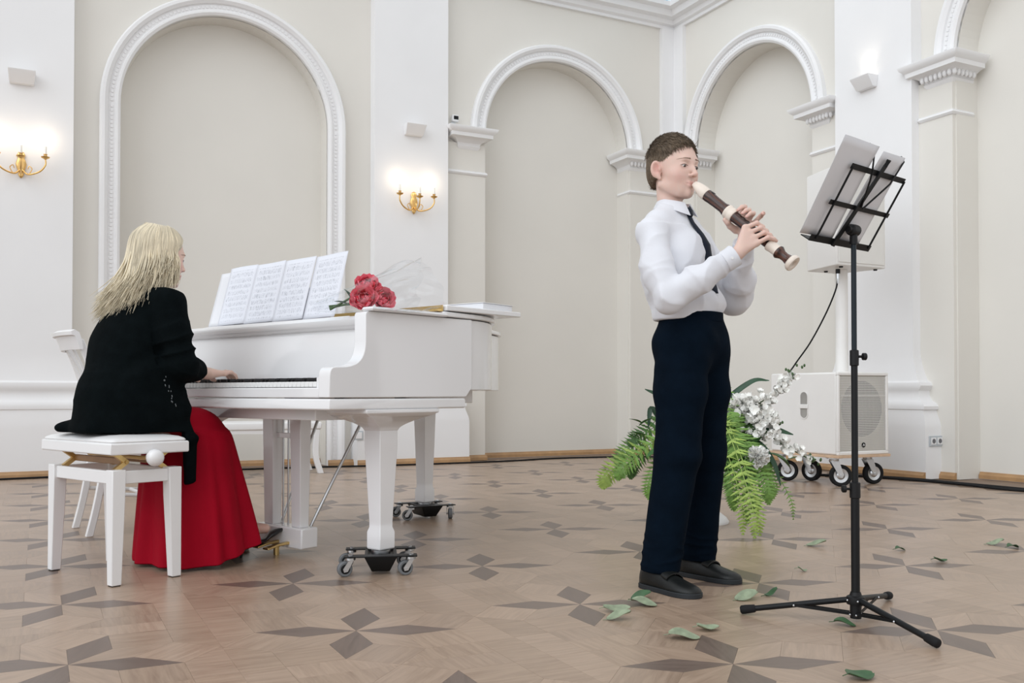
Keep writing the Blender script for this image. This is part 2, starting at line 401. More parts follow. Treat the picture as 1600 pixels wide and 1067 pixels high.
rh0 = rotp(rh, -R(22.5))
sq = [(-ca / 2, -ca / 2), (ca / 2, -ca / 2), (ca / 2, ca / 2), (-ca / 2, ca / 2)]
t1 = ca + k45
h1 = CM / 2 - t1
arm = [(0, 0), (h1, k45), (h1, t1), (-h1, t1), (-h1, k45)]
armL = [(0, 0), (0, t1), (-h1, t1), (-h1, k45)]; armR = [(0, 0), (h1, k45), (h1, t1), (0, t1)]
cq = [(-h1, -h1), (0, -h1), (0, h1), (-h1, h1)]; cq2 = [(0, -h1), (h1, -h1), (h1, h1), (0, h1)]
KIND = {'star_rhomb': (rh0, oak_dark, oak_dark_i), 'pale_rhomb': (rh0, oak_pale, oak_pale_i), 'square_block': (sq, oak, oak_i), 'diamond_block': (sq, oak_pale, oak_pale_i),
        'left_plank': (armL, oak, oak_i), 'right_plank': (armR, oak_pale, oak_pale_i), 'centre_plank': (cq, oak, oak_i), 'centre_plank_pale': (cq2, oak_pale, oak_pale_i)}
ME = {}
for k_, (poly, mm, mi_) in KIND.items():
    vs, fs = flat_piece(poly); me = bpy.data.meshes.new(k_); me.from_pydata(vs, [], fs); me.materials.append(mm); me.update(); ME[k_] = me
O = Vector((-0.446, 2.69)); cA, sA = math.cos(RA), math.sin(RA)
Ou, Ov = O.x * cA + O.y * sA, -O.x * sA + O.y * cA
cells = []
for i in range(-9, 12):
    for j in range(-5, 11):
        u, v = Ou + i * CM, Ov + j * CM
        cx_, cy_ = u + CM / 2, v + CM / 2
        X, Y = cx_ * cA - cy_ * sA, cx_ * sA + cy_ * cA
        if u + CM > W + 0.29 or v + CM > D + 0.29 or Y < 1.5: continue
        if abs(X) > Y * 0.56 + 0.75: continue
        cells.append((X * X + Y * Y, u, v))
cells.sort()
far = MB()
PLACE = []
for c_ in range(4):
    a = c_ * PI / 2; ox, oy = [(0, 0), (CM, 0), (CM, CM), (0, CM)][c_]
    PLACE += [('pale_rhomb', ox, oy, a + R(22.5)), ('star_rhomb', ox, oy, a + R(67.5))]
    d = k45 + ca / 2; x, y = rotp([(d, d)], a)[0]; PLACE.append(('square_block', ox + x, oy + y, a))
    mx, my = [(CM / 2, 0), (CM, CM / 2), (CM / 2, CM), (0, CM / 2)][c_]
    PLACE += [('left_plank', mx, my, a), ('right_plank', mx, my, a)]
PLACE += [('diamond_block', (ca + CM / 2) / 2, 0, R(45)), ('diamond_block', CM - (ca + CM / 2) / 2, 0, R(45)), ('diamond_block', 0, (ca + CM / 2) / 2, R(45)), ('diamond_block', 0, CM - (ca + CM / 2) / 2, R(45))]
PLACE += [('centre_plank', CM / 2, CM / 2, 0.0), ('centre_plank_pale', CM / 2, CM / 2, 0.0)]
IDX = [oak_i, oak_pale_i, oak_dark_i]
for n_, (_, u, v) in enumerate(cells):
    for kd, x, y, a in PLACE:
        if n_ < 72:
            o = bpy.data.objects.new(kd, ME[kd]); o.location = (u + x, v + y, 0); o.rotation_euler = (0, 0, a); o.parent = floor; COL.objects.link(o)
        else:
            vs, fs = flat_piece(KIND[kd][0]); far.cur = IDX.index(KIND[kd][2])
            far.add(vs, fs, Matrix.Translation((u + x, v + y, 0)) @ Matrix.Rotation(a, 4, 'Z'))
if far.v:
    fo = far.build('distant_parquet', IDX, floor); fo['kind'] = 'stuff'
# ================================================================ GRAND PIANO  (local x = depth away from the keys, y = towards the bass side)
PA = R(50)
piano = thing('grand_piano', 'white glossy grand piano with front lid flap folded back', 'piano', (-0.632, 3.245, 0), PA)
def xz(poly, y0, y1): # prism of an x,z outline between two y
    return [[(x, y0, z) for x, z in poly], [(x, y1, z) for x, z in poly]]
cheek = [(0.0, 0.664), (0.0, 0.735)] + [(p.x, p.y) for p in bez((0.0, 0.735, 0), (0.0, 0.765, 0), (0.012, 0.772, 0), (0.03, 0.772, 0), 6)][1:] + \
        [(p.x, p.y) for p in bez((0.03, 0.772, 0), (0.11, 0.772, 0), (0.162, 0.785, 0), (0.163, 0.87, 0), 12)][1:] + [(0.163, 0.965), (0.168, 0.974), (0.178, 0.977), (0.73, 0.977), (0.73, 0.70), (0.695, 0.664)]
# rim: right arm, left arm, bent side and tail in one continuous mesh
mb = MB()
mb.loft(xz(cheek, 0.0, 0.062)); mb.loft(xz(cheek[:-2] + [(0.73, 0.664)], 1.388, 1.45))
outer = [(0.728, 0.012)] + [(p.x, p.y) for p in bez((0.728, 0.012, 0), (1.0, 0.03, 0), (1.12, 0.28, 0), (1.30, 0.46, 0), 14)][1:] + \
        [(p.x, p.y) for p in bez((1.30, 0.46, 0), (1.46, 0.62, 0), (1.86, 0.62, 0), (1.86, 1.05, 0), 14)][1:] + [(p.x, p.y) for p in bez((1.86, 1.05, 0), (1.86, 1.30, 0), (1.80, 1.45, 0), (1.66, 1.45, 0), 8)][1:] + [(0.72, 1.45)]
def offset(poly, d):
    out = []
    for i, p in enumerate(poly):
        a = Vector(poly[max(i - 1, 0)]); b = Vector(poly[min(i + 1, len(poly) - 1)]); t = (b - a).normalized()
        out.append((p[0] - t.y * d, p[1] + t.x * d))
    return out
inner = offset(outer, 0.05)
rings = []
for (ox, oy), (ix, iy) in zip(outer, inner): rings.append([(ox, oy, 0.692), (ox, oy, 0.977), (ix, iy, 0.977), (ix, iy, 0.692)])
mb.loft(rings)
rim = mb.build('rim', lacquer, piano, bevel=0.003)
# bottom slab under keys and case floor
mb = MB(); mb.stack(0.345, 0.725, 0.345, 0.725, [(0.620, -0.004), (0.624, 0.0), (0.655, 0.0), (0.660, -0.004)]); mb.build('keybed', lacquer, piano, bevel=0.002)
mb = MB(); mb.box((0.37, 0.73, 0.600), (0.50, 1.0, 0.045)); mb.build('support_panel', lacquer, piano, bevel=0.004)
mb = MB(); mb.prism([(0.5, 0.05)] + inner[1:-1] + [(0.5, 1.41)], 0.70, 0.72); mb.build('soundboard', satin_white, piano)
for yy, xl in ((0.35, 0.42), (0.75, 0.70), (1.12, 0.95)):
    mb = MB(); mb.box((0.66 + xl / 2, yy, 0.665), (xl, 0.07, 0.06)); mb.build('underside_beam', satin_white, piano, bevel=0.004)
# key blocks, key slip and keys
for yy in (0.085, 1.365):
    mb = MB(); mb.box((0.10, yy, 0.70), (0.15, 0.044, 0.072)); mb.build('key_block', lacquer, piano, bevel=0.005)
mb = MB(); mb.box((0.014, 0.725, 0.681), (0.022, 1.326, 0.036)); mb.build('key_slip', lacquer, piano, bevel=0.004)
ivory = mat('ivory_key', (0.80, 0.80, 0.79), 0.2, vary=0.02, scale=10); ebony = mat('ebony_key', (0.008, 0.008, 0.009), 0.3, vary=0.2, scale=30)
k0, k1 = 0.109, 1.341; kw = (k1 - k0) / 52
mb = MB(); mb.box((0, 0, 0), (0.15, kw - 0.0012, 0.02)); wk0 = mb.build('white_key', ivory, piano, bevel=0.0012, bseg=1)
mb = MB(); mb.stack(0, 0, 0.047, 0.0048, [(-0.008, 0.0), (0.006, 0.0), (0.0085, -0.0015)]); bk0 = mb.build('black_key', ebony, piano, bevel=0.001, bseg=1)
for i in range(52):
    o = wk0 if i == 0 else wk0.copy()
    if i: COL.objects.link(o)
    o.location = (0.105, k1 - kw * (i + 0.5), 0.711)
first = True
for i in range(51):
    if (i % 7) in (1, 4): continue          # bass A first: no sharp after B and E
    o = bk0 if first else bk0.copy()
    if not first: COL.objects.link(o)
    first = False; o.location = (0.143, k1 - kw * (i + 1), 0.7285)
# fallboard with its emblem, shelf, music desk
mb = MB(); mb.loft(xz([(0.186, 0.722), (0.196, 0.722), (0.225, 0.90), (0.240, 0.925), (0.226, 0.925), (0.213, 0.90), (0.196, 0.82)], 0.064, 1.386)); fb = mb.build('fallboard', lacquer, piano, smooth=40)
silver = mat('silver_inlay', (0.55, 0.57, 0.6), 0.3, 1.0, vary=0.1)
mb = MB()
for k in range(8):
    a = k * PI / 4; r_ = 0.017 if k % 2 == 0 else 0.010
    c0 = Vector((0.199, 0.765, 0.815)); dv = Vector((0.18 * math.sin(a), math.cos(a), math.sin(a))) * r_; nv = Vector((0.18 * math.cos(a), -math.sin(a), math.cos(a))) * 0.0022
    mb.add([c0 + nv, c0 + dv, c0 - nv, c0 + Vector((-0.002, 0, 0))], [(0, 1, 3), (1, 2, 3), (0, 1, 2)])
mb.build('emblem', silver, fb)
mb = MB(); mb.loft(xz([(0.222, 0.918), (0.200, 0.926), (0.188, 0.940), (0.187, 0.954), (0.196, 0.965), (0.56, 0.968), (0.56, 0.918)], 0.064, 1.386)); mb.build('shelf', lacquer, piano, smooth=40)
mb = MB(); mb.loft(xz([(0.335, 0.968), (0.335, 0.985), (0.345, 0.985), (0.350, 0.975), (0.43, 0.975), (0.43, 0.968)], 0.30, 1.32)); desk = mb.build('music_desk', lacquer, piano, bevel=0.002)
mb = MB(); mb.loft([[(x + 0.275 * (z - 0.975), y, z) for x, y, z in ((0.372, y, 0.975), (0.390, y, 0.975), (0.390, y, 1.13), (0.372, y, 1.13))] for y in (0.46, 1.20)]); mb.build('desk_panel', lacquer, desk, bevel=0.003)
# lid: rear part lying closed, front flap folded back on top, long brass hinge
lid_out = [(0.555, -0.014)] + offset(outer, -0.014)
mb = MB(); mb.prism(lid_out + [(0.555, 1.464)], 0.980, 1.000); mb.build('lid', lacquer, piano, bevel=0.004)
mb = MB(); mb.stack(0.365, 0.0, 0.19, 0.026, [(0.9775, 0.0), (0.984, 0.004), (0.992, 0.0)]); mb.build('front_lid_edge', lacquer, piano)
mb = MB(); mb.prism([(0.57, -0.014), (1.022, -0.018), (1.022, 1.46), (0.57, 1.46)], 1.004, 1.026); mb.build('lid_flap', lacquer, piano, bevel=0.004)
mb = MB(); mb.box((0.545, 0.60, 1.0025), (0.030, 1.20, 0.003)); mb.box((0.560, 0.60, 1.0150), (0.004, 1.20, 0.022)); 
for k in range(30): mb.tube([(0.560, 0.002 + k * 0.04, 1.006), (0.560, 0.039 + k * 0.04, 1.006)], 0.0045, 8)
mb.build('brass_hinge', brass, piano)
# legs
def piano_leg(x, y, top, br=True):
    mb = MB()
    if br:
        # bracket: scrolled in both directions
        n = 9; rings = []
        for i in range(n + 1):
            t = i / n; e = (1 - t)
            w = 0.047 + (0.186 - 0.047) * (1 - math.sin(t * PI / 2)) ** 0.9; w2 = 0.047 + (0.13 - 0.047) * (1 - math.sin(t * PI / 2)) ** 0.9
            z = top - 0.004 - 0.078 * (0.16 + 0.84 * t) if i else top - 0.014
            rings.append([(x - w, y - w2, z), (x + w, y - w2, z), (x + w, y + w2, z), (x - w, y + w2, z)])
        rings.insert(0, [(x - 0.186, y - 0.13, top), (x + 0.186, y - 0.13, top), (x + 0.186, y + 0.13, top), (x - 0.186, y + 0.13, top)])
        mb.loft(rings)
        mb.stack(x, y, 0.047, 0.047, [(top - 0.083, 0), (top - 0.075, 0)])
        zt = top - 0.08
    else: zt = top
    mb.stack(x, y, 0.0, 0.0, [(0.084, 0.034), (0.088, 0.038), (0.150, 0.038), (0.168, 0.032), (0.190, 0.032), (zt - 0.06, 0.045), (zt, 0.045)])
    return mb.build('leg', lacquer, piano, bevel=0.003)
piano_leg(0.351, 0.125, 0.620); piano_leg(0.351, 1.325, 0.620); piano_leg(1.55, 1.10, 0.70, False)
# pedal lyre
lyre = bpy.data.objects.new('pedal_lyre', None); COL.objects.link(lyre); lyre.parent = piano
LY = 0.73; LX = 0.36
for s in (-1, 1):
    mb = MB(); mb.stack(LX, LY + s * 0.095, 0.026, 0.034, [(0.12, -0.004), (0.60, 0.003)]); mb.build('post', lacquer, lyre, bevel=0.003)
mb = MB(); mb.box((LX, LY, 0.078), (0.085, 0.32, 0.085)); mb.build('pedal_box', lacquer, lyre, bevel=0.006)
for k in (-1, 0, 1):
    mb = MB(); mb.loft([[(LX - 0.04, LY + k * 0.07 - 0.01, 0.05), (LX - 0.04, LY + k * 0.07 + 0.01, 0.05), (LX - 0.04, LY + k * 0.07 + 0.01, 0.062), (LX - 0.04, LY + k * 0.07 - 0.01, 0.062)],
                        [(LX - 0.10, LY + k * 0.07 - 0.012, 0.047), (LX - 0.10, LY + k * 0.07 + 0.012, 0.047), (LX - 0.10, LY + k * 0.07 + 0.012, 0.058), (LX - 0.10, LY + k * 0.07 - 0.012, 0.058)],
                        [(LX - 0.155, LY + k * 0.07 - 0.02, 0.040), (LX - 0.155, LY + k * 0.07 + 0.02, 0.040), (LX - 0.155, LY + k * 0.07 + 0.02, 0.048), (LX - 0.155, LY + k * 0.07 - 0.02, 0.048)]])
    mb.build('pedal', brass, lyre, bevel=0.003)
    mb = MB(); mb.tube([(LX + 0.01, LY + k * 0.035, 0.115), (LX + 0.01, LY + k * 0.035, 0.62)], 0.004, 8); mb.build('pedal_rod', steel, lyre, smooth=60)
mb = MB(); mb.box((LX, LY, 0.50), (0.02, 0.15, 0.022)); mb.build('cross_bar', lacquer, lyre, bevel=0.002)
mb = MB(); mb.tube([(LX + 0.04, LY - 0.10, 0.10), (LX + 0.32, LY - 0.16, 0.62)], 0.007, 8); mb.build('brace', steel, lyre, smooth=60)
mb = MB(); mb.tube([(LX + 0.04, LY + 0.10, 0.10), (LX + 0.32, LY + 0.16, 0.62)], 0.007, 8); mb.build('brace', steel, lyre, smooth=60)
mb = MB(); mb.tube([(LX - 0.05, LY, 0.045), (LX - 0.05, LY, 0.0)], [0.012, 0.012], 10); mb.build('support_foot', brass, lyre, smooth=60)

# ---------------------------------------------------------------- caster dollies under the piano legs
def P2W(x, y, z=0.0):
    c, s = math.cos(PA), math.sin(PA); return (-0.632 + x * c - y * s, 3.245 + x * s + y * c, z)
def caster(parent, x, y, ang, r=0.028):
    q = Matrix.Translation((x, y, 0)) @ Matrix.Rotation(ang, 4, 'Z')
    f = MB()
    f.lathe([(0.016, 0.058), (0.019, 0.060), (0.019, 0.068), (0.012, 0.070)], seg=14, M=q)
    for s in (-1, 1):
        f.loft([[(-0.006, s * 0.017, 0.060), (0.012, s * 0.017, 0.060), (0.034, s * 0.017, 0.030), (0.030, s * 0.017, 0.018), (0.016, s * 0.017, 0.020)],
                [(-0.006, s * 0.019, 0.060), (0.012, s * 0.019, 0.060), (0.034, s * 0.019, 0.030), (0.030, s * 0.019, 0.018), (0.016, s * 0.019, 0.020)]], M=q)
    f.box((0.003, 0, 0.060), (0.020, 0.038, 0.003), M=q)
    f.tube([q @ Vector((0.022, -0.022, r)), q @ Vector((0.022, 0.022, r))], 0.004, 8)
    co = f.build('caster', steel, parent, smooth=35)
    w = MB(); ax = q.to_3x3() @ Vector((0, 1, 0)); cc = q @ Vector((0.022, 0, r))
    w.lathe([(0.018, -0.010), (r - 0.003, -0.011), (r, -0.008), (r, 0.008), (r - 0.003, 0.011), (0.018, 0.010)], c=cc, seg=24, axis=ax, ring=True)
    w.build('tyre', grey_rubber, co, smooth=40)
    w = MB(); w.lathe([(0.004, -0.012), (0.019, -0.0095), (0.019, 0.0095), (0.004, 0.012)], c=cc, seg=18, axis=ax); w.build('hub', black_plastic, co, smooth=40)
def dolly(loc, rz, label, angs):
    t = thing('leg_dolly', label, 'dolly', loc, rz, 'caster dollies under the piano legs')
    for s in (-1, 1):
        mb = MB(); mb.box((0, s * 0.088, 0.0725), (0.27, 0.052, 0.005)); mb.build('plate', black_metal, t, bevel=0.002)
    mb = MB()
    mb.loft([[(-a, -b, z), (a, -b, z), (a, b, z), (-a, b, z)] for z, a, b in ((0.012, 0.030, 0.075), (0.014, 0.034, 0.080), (0.0695, 0.060, 0.112), (0.074, 0.060, 0.112), (0.074, 0.050, 0.060), (0.066, 0.044, 0.055))]); mb.build('cup', black_metal, t, bevel=0.002)
    mb = MB(); mb.lathe([(0.0, 0.066), (0.036, 0.066), (0.036, 0.082), (0.0, 0.083)], seg=20); mb.build('steel_pad', steel, t, smooth=40)
    k = 0
    for sx in (-1, 1):
        for sy in (-1, 1):
            caster(t, sx * 0.112, sy * 0.088, angs[k]); k += 1
            mb = MB(); mb.lathe([(0.010, 0.075), (0.010, 0.078), (0.006, 0.081), (0.0, 0.081)], c=(sx * 0.112, sy * 0.088, 0), seg=10); mb.build('bolt', steel, t, smooth=50)
dolly(P2W(0.351, 0.125), R(8), 'black four-wheeled dolly under the nearest front piano leg', [R(200), R(190), R(195), R(170)])
dolly(P2W(1.55, 1.10), R(28), 'black four-wheeled dolly under the far tail leg of the piano', [R(150), R(170), R(250), R(200)])
dolly(P2W(0.351, 1.325), R(40), 'black four-wheeled dolly under the bass side piano leg behind the pianist', [R(10), R(60), R(100), R(200)])

# ---------------------------------------------------------------- sheet music on the desk: four printed pages, a loose sheet behind
def music_paper(name, seedv, w, h, ink=0.40):
    """printed staves: five-line groups with note heads and stems, flat print"""
    m = bpy.data.materials.new(name); m.use_nodes = True; nt = m.node_tree; N = nt.nodes; L = nt.links; b = N['Principled BSDF']; b.inputs['Roughness'].default_value = 0.7
    uv = N.new('ShaderNodeUVMap'); sx = N.new('ShaderNodeSeparateXYZ'); L.new(uv.outputs[0], sx.inputs[0])
    def M(op, a, c=None, d=None):
        q = N.new('ShaderNodeMath'); q.operation = op
        for i, v in enumerate((a, c, d)):
            if v is None: continue
            if isinstance(v, (int, float)): q.inputs[i].default_value = v
            else: L.new(v, q.inputs[i])
        return q.outputs[0]
    X, Y = sx.outputs[0], sx.outputs[1]
    ns = 10.0
    fy = M('FRACT', M('MULTIPLY', Y, ns))
    body = M('MULTIPLY', M('GREATER_THAN', fy, 0.25), M('LESS_THAN', fy, 0.75))
    ln = M('LESS_THAN', M('FRACT', M('MULTIPLY', M('SUBTRACT', fy, 0.25), 10.0)), 0.22)
    lines = M('MULTIPLY', body, ln)
    # notes: voronoi cells as heads, noise as beams and stems
    cv = N.new('ShaderNodeCombineXYZ'); L.new(M('MULTIPLY', X, 34.0), cv.inputs[0]); L.new(M('MULTIPLY', Y, 52.0), cv.inputs[1]); cv.inputs[2].default_value = seedv
    vo = N.new('ShaderNodeTexVoronoi'); vo.inputs['Scale'].default_value = 1.0; L.new(cv.outputs[0], vo.inputs['Vector'])
    heads = M('LESS_THAN', vo.outputs['Distance'], 0.27)
    cs = N.new('ShaderNodeCombineXYZ'); L.new(M('MULTIPLY', X, 60.0), cs.inputs[0]); L.new(M('MULTIPLY', Y, 13.0), cs.inputs[1]); cs.inputs[2].default_value = seedv + 3
    no = N.new('ShaderNodeTexNoise'); no.inputs['Scale'].default_value = 1.0; no.inputs['Detail'].default_value = 1; L.new(cs.outputs[0], no.inputs['Vector'])
    stems = M('GREATER_THAN', no.outputs['Fac'], 0.60)
    wide = M('MULTIPLY', M('GREATER_THAN', fy, 0.12), M('LESS_THAN', fy, 0.88))
    notes = M('MULTIPLY', M('MAXIMUM', heads, stems), wide)
    allk = M('MAXIMUM', M('MULTIPLY', lines, 0.55), notes)
    mx_ = M('MULTIPLY', M('MULTIPLY', M('GREATER_THAN', X, 0.10), M('LESS_THAN', X, 0.90)), M('MULTIPLY', M('GREATER_THAN', Y, 0.06), M('LESS_THAN', Y, 0.93)))
    fac = M('MULTIPLY', M('MULTIPLY', allk, mx_), ink)
    mix = N.new('ShaderNodeMix'); mix.data_type = 'RGBA'; mix.inputs['A'].default_value = (0.74, 0.76, 0.82, 1); mix.inputs['B'].default_value = (0.10, 0.11, 0.15, 1)
    L.new(fac, mix.inputs['Factor']); L.new(mix.outputs['Result'], b.inputs['Base Color']); return m
def sheet(name, m, p00, dx, dy, nrm, parent=None, curl=0.006, nx=10, ny=12, seedv=0, thick=0.0006, M4=None):
    """paper: corner, edge vectors, normal; slightly curled, with a real thickness"""
    p00, dx, dy, nrm = Vector(p00), Vector(dx), Vector(dy), Vector(nrm).normalized(); vs = []; fs = []; uvs = []
    for lay in (0, 1):
        for j in range(ny + 1):
            for i in range(nx + 1):
                a, b = i / nx, j / ny
                w = curl * (math.sin(a * PI * 1.1 + seedv) * 0.8 + b * b * math.sin(a * 4 + seedv * 2) * 1.2)
                vs.append(p00 + dx * a + dy * b + nrm * (w + (thick if lay else 0))); uvs.append((a, b))
    n = (nx + 1) * (ny + 1)
    for lay in (0, 1):
        for j in range(ny):
            for i in range(nx):
                q = [j * (nx + 1) + i, j * (nx + 1) + i + 1, (j + 1) * (nx + 1) + i + 1, (j + 1) * (nx + 1) + i]
                q = [k + lay * n for k in q]; fs.append(q if lay else q[::-1])
    bd = [i for i in range(nx + 1)] + [(j) * (nx + 1) + nx for j in range(1, ny + 1)] + [ny * (nx + 1) + i for i in range(nx - 1, -1, -1)] + [j * (nx + 1) for j in range(ny - 1, 0, -1)]
    for a, b in zip(bd, bd[1:] + bd[:1]): fs.append((a, b, b + n, a + n))
    if M4 is not None: vs = [M4 @ p for p in vs]
    me = bpy.data.meshes.new(name); me.from_pydata([tuple(p) for p in vs], [], fs); me.materials.append(m)
    ul = me.uv_layers.new(name='UVMap')
    for lp in me.loops: ul.data[lp.index].uv = uvs[lp.vertex_index]
    me.polygons.foreach_set('use_smooth', [True] * len(me.polygons)); me.update()
    o = bpy.data.objects.new(name, me); COL.objects.link(o)
    if parent: o.parent = parent
    return o
sm = thing('sheet_music', 'four taped pages of printed music open on the piano desk', 'sheet music', (-0.632, 3.245, 0), PA)
ymax = 1.245
up = Vector((0.075, 0, 0.272))
for k in range(4):
    y1 = ymax - k * 0.21
    sheet('page', music_paper('printed_music_%d' % k, k * 7.3 + 1, 0.21, 0.29), (0.352, y1, 0.988 - 0.0005 * k), (0, -0.2095, 0.004), up, (-1, 0, 0.27), sm, 0.0018, seedv=k * 1.7)
ls = sheet('loose_sheet', paper, (0.362, 1.335, 0.988), (0, -0.21, 0), (0.07, 0, 0.255), (-1, 0, 0.27), None, 0.005, seedv=3)
ls.location = (-0.632, 3.245, 0); ls.rotation_euler = (0, 0, PA); tag(ls, 'white sheet sticking out behind the left end of the printed pages', 'paper')
# book of music lying on the folded flap
bk = thing('music_book', 'thick white music book lying flat on the folded piano lid', 'book', P2W(0.93, 0.02, 1.0265), PA + R(4))
mb = MB(); mb.box((0, 0.18, 0.015), (0.205, 0.335, 0.028)); mb.build('page_block', paper, bk, bevel=0.001)
mb = MB(); mb.box((0, 0.18, 0.0308), (0.215, 0.345, 0.0024)); mb.build('cover', satin_white, bk, bevel=0.001)
mb = MB(); mb.box((0, 0.18, 0.0004), (0.215, 0.345, 0.0008)); mb.build('back_cover', satin_white, bk)

# ---------------------------------------------------------------- adjustable piano bench
bench = thing('piano_bench', 'white adjustable piano bench under the seated woman', 'bench', (-1.506, 3.547, 0), PA)
for sx in (-1, 1):
    for sy in (-1, 1):
        mb = MB(); a = 0.0225
        mb.loft([[(sx * (0.133 - i) + dx * w, sy * (0.252 - i) + dy * w, z) for dx, dy in ((-1, -1), (1, -1), (1, 1), (-1, 1))] for z, w, i in ((0.003, 0.018, 0.018), (0.30, 0.024, 0.024), (0.408, 0.025, 0.025))])
        mb.build('leg', satin_white, bench, bevel=0.003)
        mb = MB(); mb.box((sx * 0.115, sy * 0.234, 0.0018), (0.03, 0.03, 0.0036)); mb.build('felt_pad', rubber, bench)
for sx in (-1, 1):
    mb = MB(); mb.box((sx * 0.112, 0, 0.380), (0.022, 0.41, 0.046)); mb.build('apron', satin_white, bench, bevel=0.003)
for sy in (-1, 1):
    mb = MB(); mb.box((0, sy * 0.230, 0.380), (0.17, 0.022, 0.046)); mb.build('apron', satin_white, bench, bevel=0.003)
mb = MB(); mb.stack(0, 0, 0.150, 0.272, [(0.462, -0.003), (0.465, 0), (0.500, 0.0), (0.504, -0.004)]); mb.build('seat_frame', satin_white, bench, bevel=0.003)
vin = mat('white_vinyl', (0.80, 0.80, 0.80), 0.38, vary=0.02, scale=5, bump=0.05, bscale=200)
mb = MB(); rings = []
for z, o in ((0.502, -0.004), (0.508, 0.0), (0.514, -0.004), (0.521, -0.018), (0.527, -0.05), (0.530, -0.09), (0.531, -0.13)):
    a, b = 0.147 + o, 0.269 + o; rr = 0.02; q = []
    for cx_, cy_, a0 in ((a - rr, b - rr, 0), (-a + rr, b - rr, 90), (-a + rr, -b + rr, 180), (a - rr, -b + rr, 270)):
        for k in range(5):
            t = R(a0 + k * 22.5); q.append((cx_ + rr * math.cos(t), cy_ + rr * math.sin(t), z))
    rings.append(q)
mb.loft(rings); mb.build('seat_pad', vin, bench, smooth=60)
for sy in (-1, 1):
    for sx in (-1, 1):
        mb = MB()
        y = sy * 0.195; hx = sx * 0.055
        for z0 in (0.400, 0.464):
            p, q = Vector((sx * 0.100, y, z0)), Vector((hx, y, 0.432)); dv = (q - p).normalized(); nv = Vector((-dv.z, 0, dv.x)) * 0.008
            mb.loft([[tuple(p - nv + Vector((0, e, 0))), tuple(q - nv + Vector((0, e, 0))), tuple(q + nv + Vector((0, e, 0))), tuple(p + nv + Vector((0, e, 0)))] for e in (-0.009, 0.009)])
        mb.tube([(hx, y - 0.012, 0.432), (hx, y + 0.012, 0.432)], 0.007, 10)
        mb.build('scissor_arm', brass, bench)
for sx in (-1, 1):
    mb = MB(); mb.box((sx * 0.055, 0, 0.432), (0.012, 0.38, 0.024)); mb.build('scissor_bar', mat('bronze_bar', (0.30, 0.18, 0.10), 0.4, 0.8, vary=0.2), bench, bevel=0.002)
mb = MB(); mb.tube([(0.0, -0.20, 0.444), (0.0, 0.2, 0.444)], 0.007, 8); mb.tube([(0.0, -0.292, 0.448), (0.0, -0.19, 0.444)], 0.008, 8); mb.build('screw_rod', brass, bench, smooth=60)
mb = MB(); mb.lathe([(0.012, -0.012), (0.018, -0.008), (0.027, -0.002), (0.031, 0.010), (0.031, 0.020), (0.026, 0.032), (0.016, 0.039), (0.004, 0.041)], c=(0, -0.284, 0.449), seg=24, axis=(0, -1, 0)); mb.build('adjusting_knob', lacquer, bench, smooth=60)

# ---------------------------------------------------------------- white chair beyond the bench
ch = thing('wooden_chair', 'white painted wooden chair with curved back behind the pianist', 'chair', (-2.04, 4.63, 0), R(34.5))
for s in (-1, 1):
    pts = catmull([(-0.075, s * 0.175, 0.0), (-0.035, s * 0.172, 0.18), (0.0, s * 0.170, 0.42), (-0.02, s * 0.172, 0.60), (-0.065, s * 0.176, 0.78), (-0.125, s * 0.18, 0.935)], 5)
    mb = MB(); mb.loft([[(p.x - 0.016, p.y - 0.015, p.z), (p.x + 0.018, p.y - 0.015, p.z), (p.x + 0.018, p.y + 0.015, p.z), (p.x - 0.016, p.y + 0.015, p.z)] for p in pts]); mb.build('rear_leg', satin_white, ch, bevel=0.004)
    pts = catmull([(0.43, s * 0.20, 0.0), (0.41, s * 0.20, 0.2), (0.40, s * 0.20, 0.44)], 5)
    mb = MB(); mb.loft([[(p.x - 0.017, p.y - 0.017, p.z), (p.x + 0.017, p.y - 0.017, p.z), (p.x + 0.017, p.y + 0.017, p.z), (p.x - 0.017, p.y + 0.017, p.z)] for p in pts]); mb.build('front_leg', satin_white, ch, bevel=0.004)
    mb = MB(); mb.tube([(-0.03, s * 0.172, 0.20), (0.41, s * 0.20, 0.16)], 0.010, 8); mb.build('stretcher', satin_white, ch, smooth=60)
    mb = MB(); mb.box((0.20, s * 0.19, 0.41), (0.40, 0.022, 0.06)); mb.build('side_rail', satin_white, ch, bevel=0.003)
mb = MB(); mb.tube([(0.19, -0.185, 0.18), (0.19, 0.185, 0.18)], 0.010, 8); mb.build('stretcher', satin_white, ch, smooth=60)
mb = MB(); mb.stack(0.205, 0, 0.22, 0.215, [(0.43, -0.02), (0.435, 0), (0.455, 0.004), (0.468, -0.006), (0.474, -0.03)]); mb.build('seat', vin, ch, bevel=0.004)
rings = []
for k in range(13):
    y = -0.215 + 0.43 * k / 12; bow = -0.045 * (1 - (y / 0.215) ** 2) + 0.0
    prof = [(-0.125, 0.885), (-0.112, 0.885), (-0.118, 0.93), (-0.130, 0.965), (-0.150, 0.978), (-0.166, 0.968), (-0.162, 0.952), (-0.148, 0.948), (-0.138, 0.925)]
    rings.append([(x + bow, y, z) for x, z in prof])
mb = MB(); mb.loft(rings); mb.build('top_rail', satin_white, ch, smooth=50)
rings = []
for k in range(13):
    y = -0.16 + 0.32 * k / 12; bow = -0.02 * (1 - (y / 0.16) ** 2); rings.append([(x + bow, y, z) for x, z in ((-0.045, 0.66), (-0.032, 0.66), (-0.040, 0.70), (-0.053, 0.70))])
mb = MB(); mb.loft(rings); mb.build('lower_rail', satin_white, ch, smooth=40)
